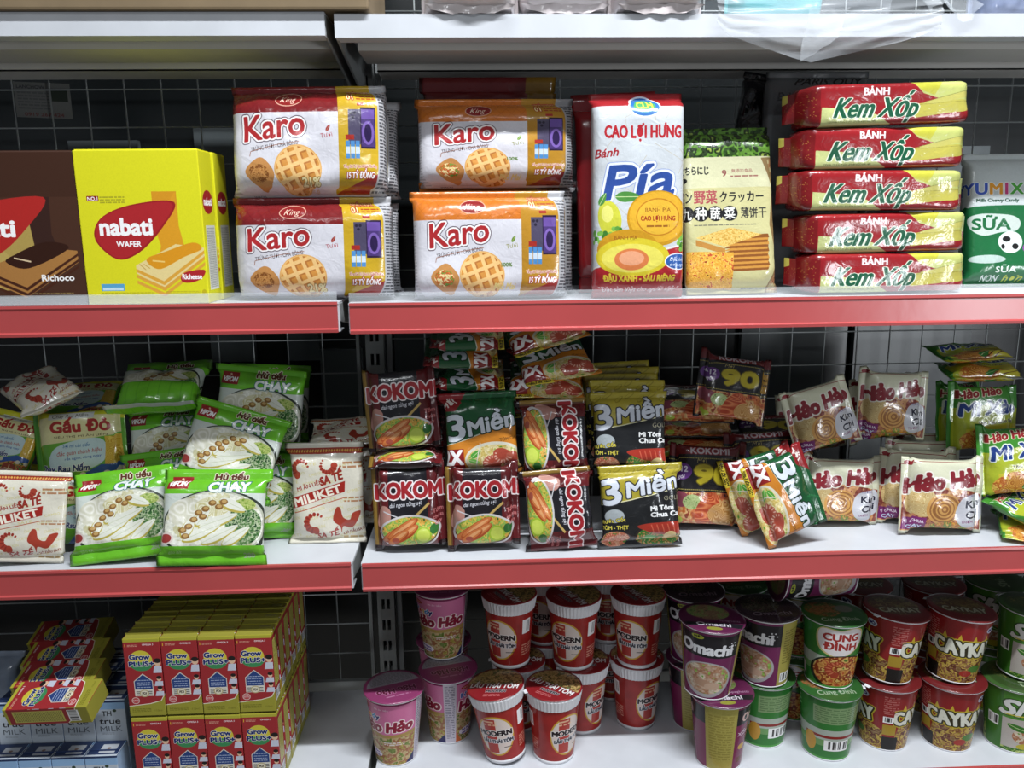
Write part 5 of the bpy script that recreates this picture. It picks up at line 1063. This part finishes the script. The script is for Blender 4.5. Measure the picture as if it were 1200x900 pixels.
# small sideways and depth corrections so that neighbours touch without cutting into each other
OFFS = {}
OFFS.update({
    'green and white milk candy bag right of the wafer stick stack': (-0.0024, -0.0038, 0.0),
    'second green candy bag cut off at the right edge': (0.0089, 0.0126, 0.0),
    'grey pack with dark italic lettering behind the wafer stick stack': (0.0088, 0.0217, 0.0),
    'shiny black crinkled pouch behind the cracker pouch': (0.0072, 0.021, -0.0093),
    'pale blue plastic wrapped pack at the left edge of the bottom shelf': (-0.0136, 0.0057, 0.0024),
    'third nearest of the red milk cartons lying on the blue and white cartons': (-0.0024, 0.0126, -0.007),
    'blue and white milk carton, third row, fourth from the right': (0.0082, -0.0046, 0.0),
    'blue and white milk carton, fourth row, fourth from the right': (-0.0113, 0.0196, 0.0),
    'mottled brown pack behind the topmost wafer stick pack': (-0.0035, -0.007, -0.0009),
    'pink noodle cup at the front by the gap between bays': (-0.0027, -0.0025, 0.0),
    'pink noodle cup behind the front pink one, grey ingredient text facing': (-0.0005, -0.0094, 0.0),
    'rearmost pink cup under the upper pink cup': (-0.0025, 0.0448, 0.0),
    'upper pink cup stacked at the back below the red strip': (0.0, 0.0, 0.002),
    'ribbed collar red cup leaning left at the front, beside the pink cups': (0.0039, -0.0071, 0.0),
    'ribbed collar red cup upright at the front, second from the pink cups': (-0.0001, -0.0013, 0.0),
    'lower red cup behind the leaning one': (0.0004, 0.0102, 0.0),
    'upper red cup above the leaning front cup': (0.0, 0.0, 0.008),
    'lower red cup behind the front upright one': (-0.0035, -0.0001, 0.0),
    'upper red cup, middle of the three upper ribbed collar cups': (-0.0001, -0.0013, 0.0017),
    'lower right red cup with ribbed collar': (-0.0038, 0.0081, 0.0),
    'upper right red cup with ribbed collar': (-0.002, -0.0025, 0.0023),
    'rear lower red cup in shadow between the left stacks': (0.001, 0.0126, 0.0),
    'rear upper red cup in shadow between the left stacks': (0.0003, 0.0042, 0.0009),
    'rear lower red cup in shadow between the right stacks': (0.0033, 0.0196, 0.0),
    'rear upper red cup in shadow between the right stacks': (0.0007, 0.0042, 0.0009),
    'front purple cup with yellow panel, lower of its stack': (-0.0035, 0.0, 0.0),
    'lower purple and yellow cup behind the front purple stack': (0.0094, 0.0032, 0.0),
    'upper dark lidded cup behind the front purple stack': (0.0019, 0.007, 0.0012),
    'dark lidded purple cup on top of the left green cup': (-0.0006, -0.0017, 0.0019),
    'lower green cup beside the purple stack': (0.0073, 0.0267, 0.0),
    'lower green cup with barcode, second of the green pair': (0.0032, -0.0059, 0.0),
    'upper green cup with a gold edged white shield': (-0.001, -0.0021, 0.0022),
    'lower red and brown cup with yellow label, left stack': (-0.0003, -0.0015, 0.0),
    'upper red and brown cup, left stack': (-0.0014, -0.0025, 0.0044),
    'upper red and brown cup with flame lettering, right stack': (-0.0008, -0.0013, 0.0037),
    'upper light green cup at the right edge': (-0.0013, -0.0017, 0.003),
    'lower noodle cup in the rear row, behind the left green stack': (0.0021, 0.0266, 0.0),
    'upper noodle cup in the rear row, behind the left green stack': (0.003, 0.0262, 0.0006),
    'lower noodle cup in the rear row, behind the right green stack': (0.0049, -0.0063, 0.0),
    'upper noodle cup in the rear row, behind the right green stack': (0.0078, 0.0007, 0.0006),
    'lower noodle cup in the rear row, behind the left red brown stack': (0.0049, 0.0098, 0.0),
    'upper noodle cup in the rear row, behind the left red brown stack': (0.0042, 0.0084, 0.0006),
    'upper noodle cup in the rear row, behind the right red brown stack': (0.0025, 0.0042, -0.0002),
    'upper noodle cup in the rear row, behind the light green stack': (0.0039, 0.0056, 0.0001),
    'white pack with red print lying slanted on top of the left heap': (-0.0015, 0.0028, 0.0104),
    'dark noodle pack cut off by the left edge of the photo': (-0.0122, 0.0115, -0.003),
    'yellow pack lying flat behind the upright yellow-green pack': (-0.0222, 0.0454, -0.011),
    'upright yellow and green pack with large red title': (-0.0178, 0.0358, -0.0115),
    'yellow-green pack half hidden between white pack and green bag': (-0.0036, 0.0042, 0.0024),
    'large white pack with red prawns at the left end of the shelf': (0.0, 0.0, 0.0024),
    'green pack tipped forward on top, silver edge hanging down': (-0.0107, 0.0272, 0.0026),
    'dim green pack at the very top back of the green heap': (-0.0172, 0.0448, -0.008),
    'green pack standing upright at the back right of the heap': (0.0001, -0.0004, 0.0001),
    'green pack edge showing behind the upright right green pack': (-0.0235, 0.0777, -0.0171),
    'green pack left of centre, under the tipped one': (-0.0149, 0.0419, -0.0137),
    'green pack wedged low behind the two front green packs': (0.0019, 0.0091, -0.0029),
    'green pack tilted clockwise in the centre of the heap': (-0.0048, 0.0154, -0.0043),
    'green pack low right, partly behind the front right one': (-0.0027, 0.0042, 0.0024),
    'green pack lower left front, left corner jutting out': (-0.0083, 0.0062, 0.0024),
    'green pack lower right front, at the shelf edge': (0.01, -0.013, 0.0024),
    'upright white pack with red prawns by the upright post': (0.0018, -0.0013, 0.0024),
    'white pack standing behind the upright one, brown edge showing': (-0.0089, 0.0059, 0.0024),
    'white prawn pack lying flat on the upright white packs': (-0.0108, 0.0592, -0.0172),
    'topmost flat white prawn pack by the upright post': (0.0038, -0.0015, 0.0154),
    'dark red soup pack at the left end of the bottom row': (0.0001, -0.0118, 0.0),
    'dark red soup pack, second in the bottom row, under the green pack': (0.0, -0.0076, 0.0),
    'dark red soup pack turned sideways in the bottom row': (-0.0001, -0.0013, 0.0),
    'dark red soup pack on top of the left column': (-0.0099, 0.0144, 0.0128),
    'dark red pack lying flat on the left end pack': (0.0005, 0.0237, -0.0074),
    'upper flat dark red pack in the left column': (-0.0008, -0.0022, 0.0093),
    'dark red pack standing behind the top left soup pack': (-0.0068, 0.0489, -0.0115),
    'upright green pack above the second soup pack': (0.009, 0.0102, -0.0027),
    'dark red soup pack turned sideways in the upper row': (0.0018, -0.0017, -0.001),
    'lowest of the green packs lying flat with red ends': (0.0067, 0.0195, -0.0039),
    'second lowest of the green packs lying flat with red ends': (0.0003, 0.0127, -0.0023),
    'second highest of the green packs lying flat with red ends': (-0.0059, -0.005, 0.0123),
    'highest of the green packs lying flat with red ends': (-0.0005, -0.0004, 0.0151),
    'flat green and orange pack just above the sideways soup pack': (0.002, 0.0386, -0.0101),
    'second flat green and orange pack of the middle pile': (0.0014, 0.0168, 0.0045),
    'green pack tilted left near the top of the middle pile': (0.0, 0.0, 0.002),
    'topmost dim green pack right under the red strip': (0.0078, 0.0181, 0.0273),
    'gold pack right behind the upper gold pack': (-0.0019, -0.0021, 0.0005),
    'third gold pack back in the gold row': (-0.005, -0.0003, 0.0001),
    'fourth gold pack back in the gold row': (0.0015, 0.0092, -0.0021),
    'rearmost gold pack against the wire': (0.0002, 0.0098, -0.0022),
    'black pack with yellow 90 beside the front gold pack': (-0.0024, -0.0013, 0.0),
    'black pack with yellow 90 on the very top of the black heap': (-0.0019, -0.0059, 0.0012),
    'black pack with yellow 90 behind the leaning green pack': (0.0054, -0.0031, 0.001),
    'lowest flat black pack beside the gold packs': (0.0071, 0.0456, -0.0155),
    'middle flat black pack beside the gold packs': (0.02, 0.0595, -0.0026),
    'top flat black pack with green print beside gold packs': (0.0114, 0.025, 0.0045),
    'flat black and red pack under the top black pack': (0.0206, 0.0516, -0.0104),
    'green and red pack leaning behind the tilted front green pack': (0.0007, 0.002, 0.0),
    'green and orange pack tilted sideways at the shelf edge': (-0.0008, -0.0021, 0.0),
    'cream pack leaning left on top, nearest the black packs': (-0.0009, -0.0021, 0.0015),
    'cream pack low beside the tilted green pack': (-0.0004, -0.0008, 0.0),
    'cream pack on top in the centre of the cream heap': (-0.0007, -0.0013, 0.0003),
    'cream pack edge showing behind the central top cream pack': (0.0018, 0.0035, -0.0008),
    'large cream pack at the front, nearest the shelf edge': (0.0002, 0.0062, 0.0),
    'cream pack right behind the large front cream pack': (-0.0002, -0.0004, 0.0),
    'third cream pack back in the front cream row': (-0.0021, -0.0036, 0.0012),
    'rearmost cream pack of the front cream row': (0.0105, 0.0181, -0.0057),
    'cream pack tucked behind the left leaning cream pack': (0.0154, 0.0364, -0.0092),
    'green stir-fry pack standing at the top right': (-0.0005, -0.0008, -0.0016),
    'green stir-fry pack edge behind the standing top right one': (0.008, 0.013, -0.0032),
    'green stir-fry pack at the lower right, cut by the photo edge': (0.003, 0.0028, 0.0301),
    'flat yellow pack with white edge on the top right pack': (0.0, 0.0, 0.0054),
    'topmost flat yellow pack at the top right': (0.0, 0.0, 0.002),
    'green pack lying flat under the lower right stir-fry pack': (0.0019, -0.0008, 0.01),
    'plain red pastry bag standing behind the tall white pastry bag': (0.0015, 0.0028, 0.0),
    'left of the three white tissue packs on the top shelf, with torn film tab': (-0.0025, 0.0, 0.0),
    'middle of the three white wrapped tissue packs on the top shelf': (0.0013, 0.0126, 0.0076),
    'right of the three white tissue packs on the top shelf, beside the blue pack': (0.0025, 0.0, 0.0),
    'middle wafer stick pack in the stack of five': (0.0, 0.0, 0.0018),
    'second wafer stick pack from the top of the stack': (0.0, 0.0, 0.0028),
    'topmost wafer stick pack in the stack of five': (-0.0002, -0.0004, 0.0039),
    'red banded waffle bag, lower of the front stack beside yellow boxes': (0.0, 0.0, 0.0024),
    'red banded waffle bag, upper of the front stack beside yellow boxes': (0.0, 0.0, 0.011),
    'red banded waffle bag behind the lower one of its stack': (0.0, 0.0, 0.0024),
    'orange banded waffle bag right behind the lower front orange one': (-0.001, -0.0008, 0.0),
    'orange banded waffle bag stacked on top of the other orange bags': (0.0, 0.0, 0.006),
})
for o in S.objects:
    if o.parent is None and o.get('label') in OFFS:
        o.location = Vector(o.location) + Vector(OFFS[o['label']])
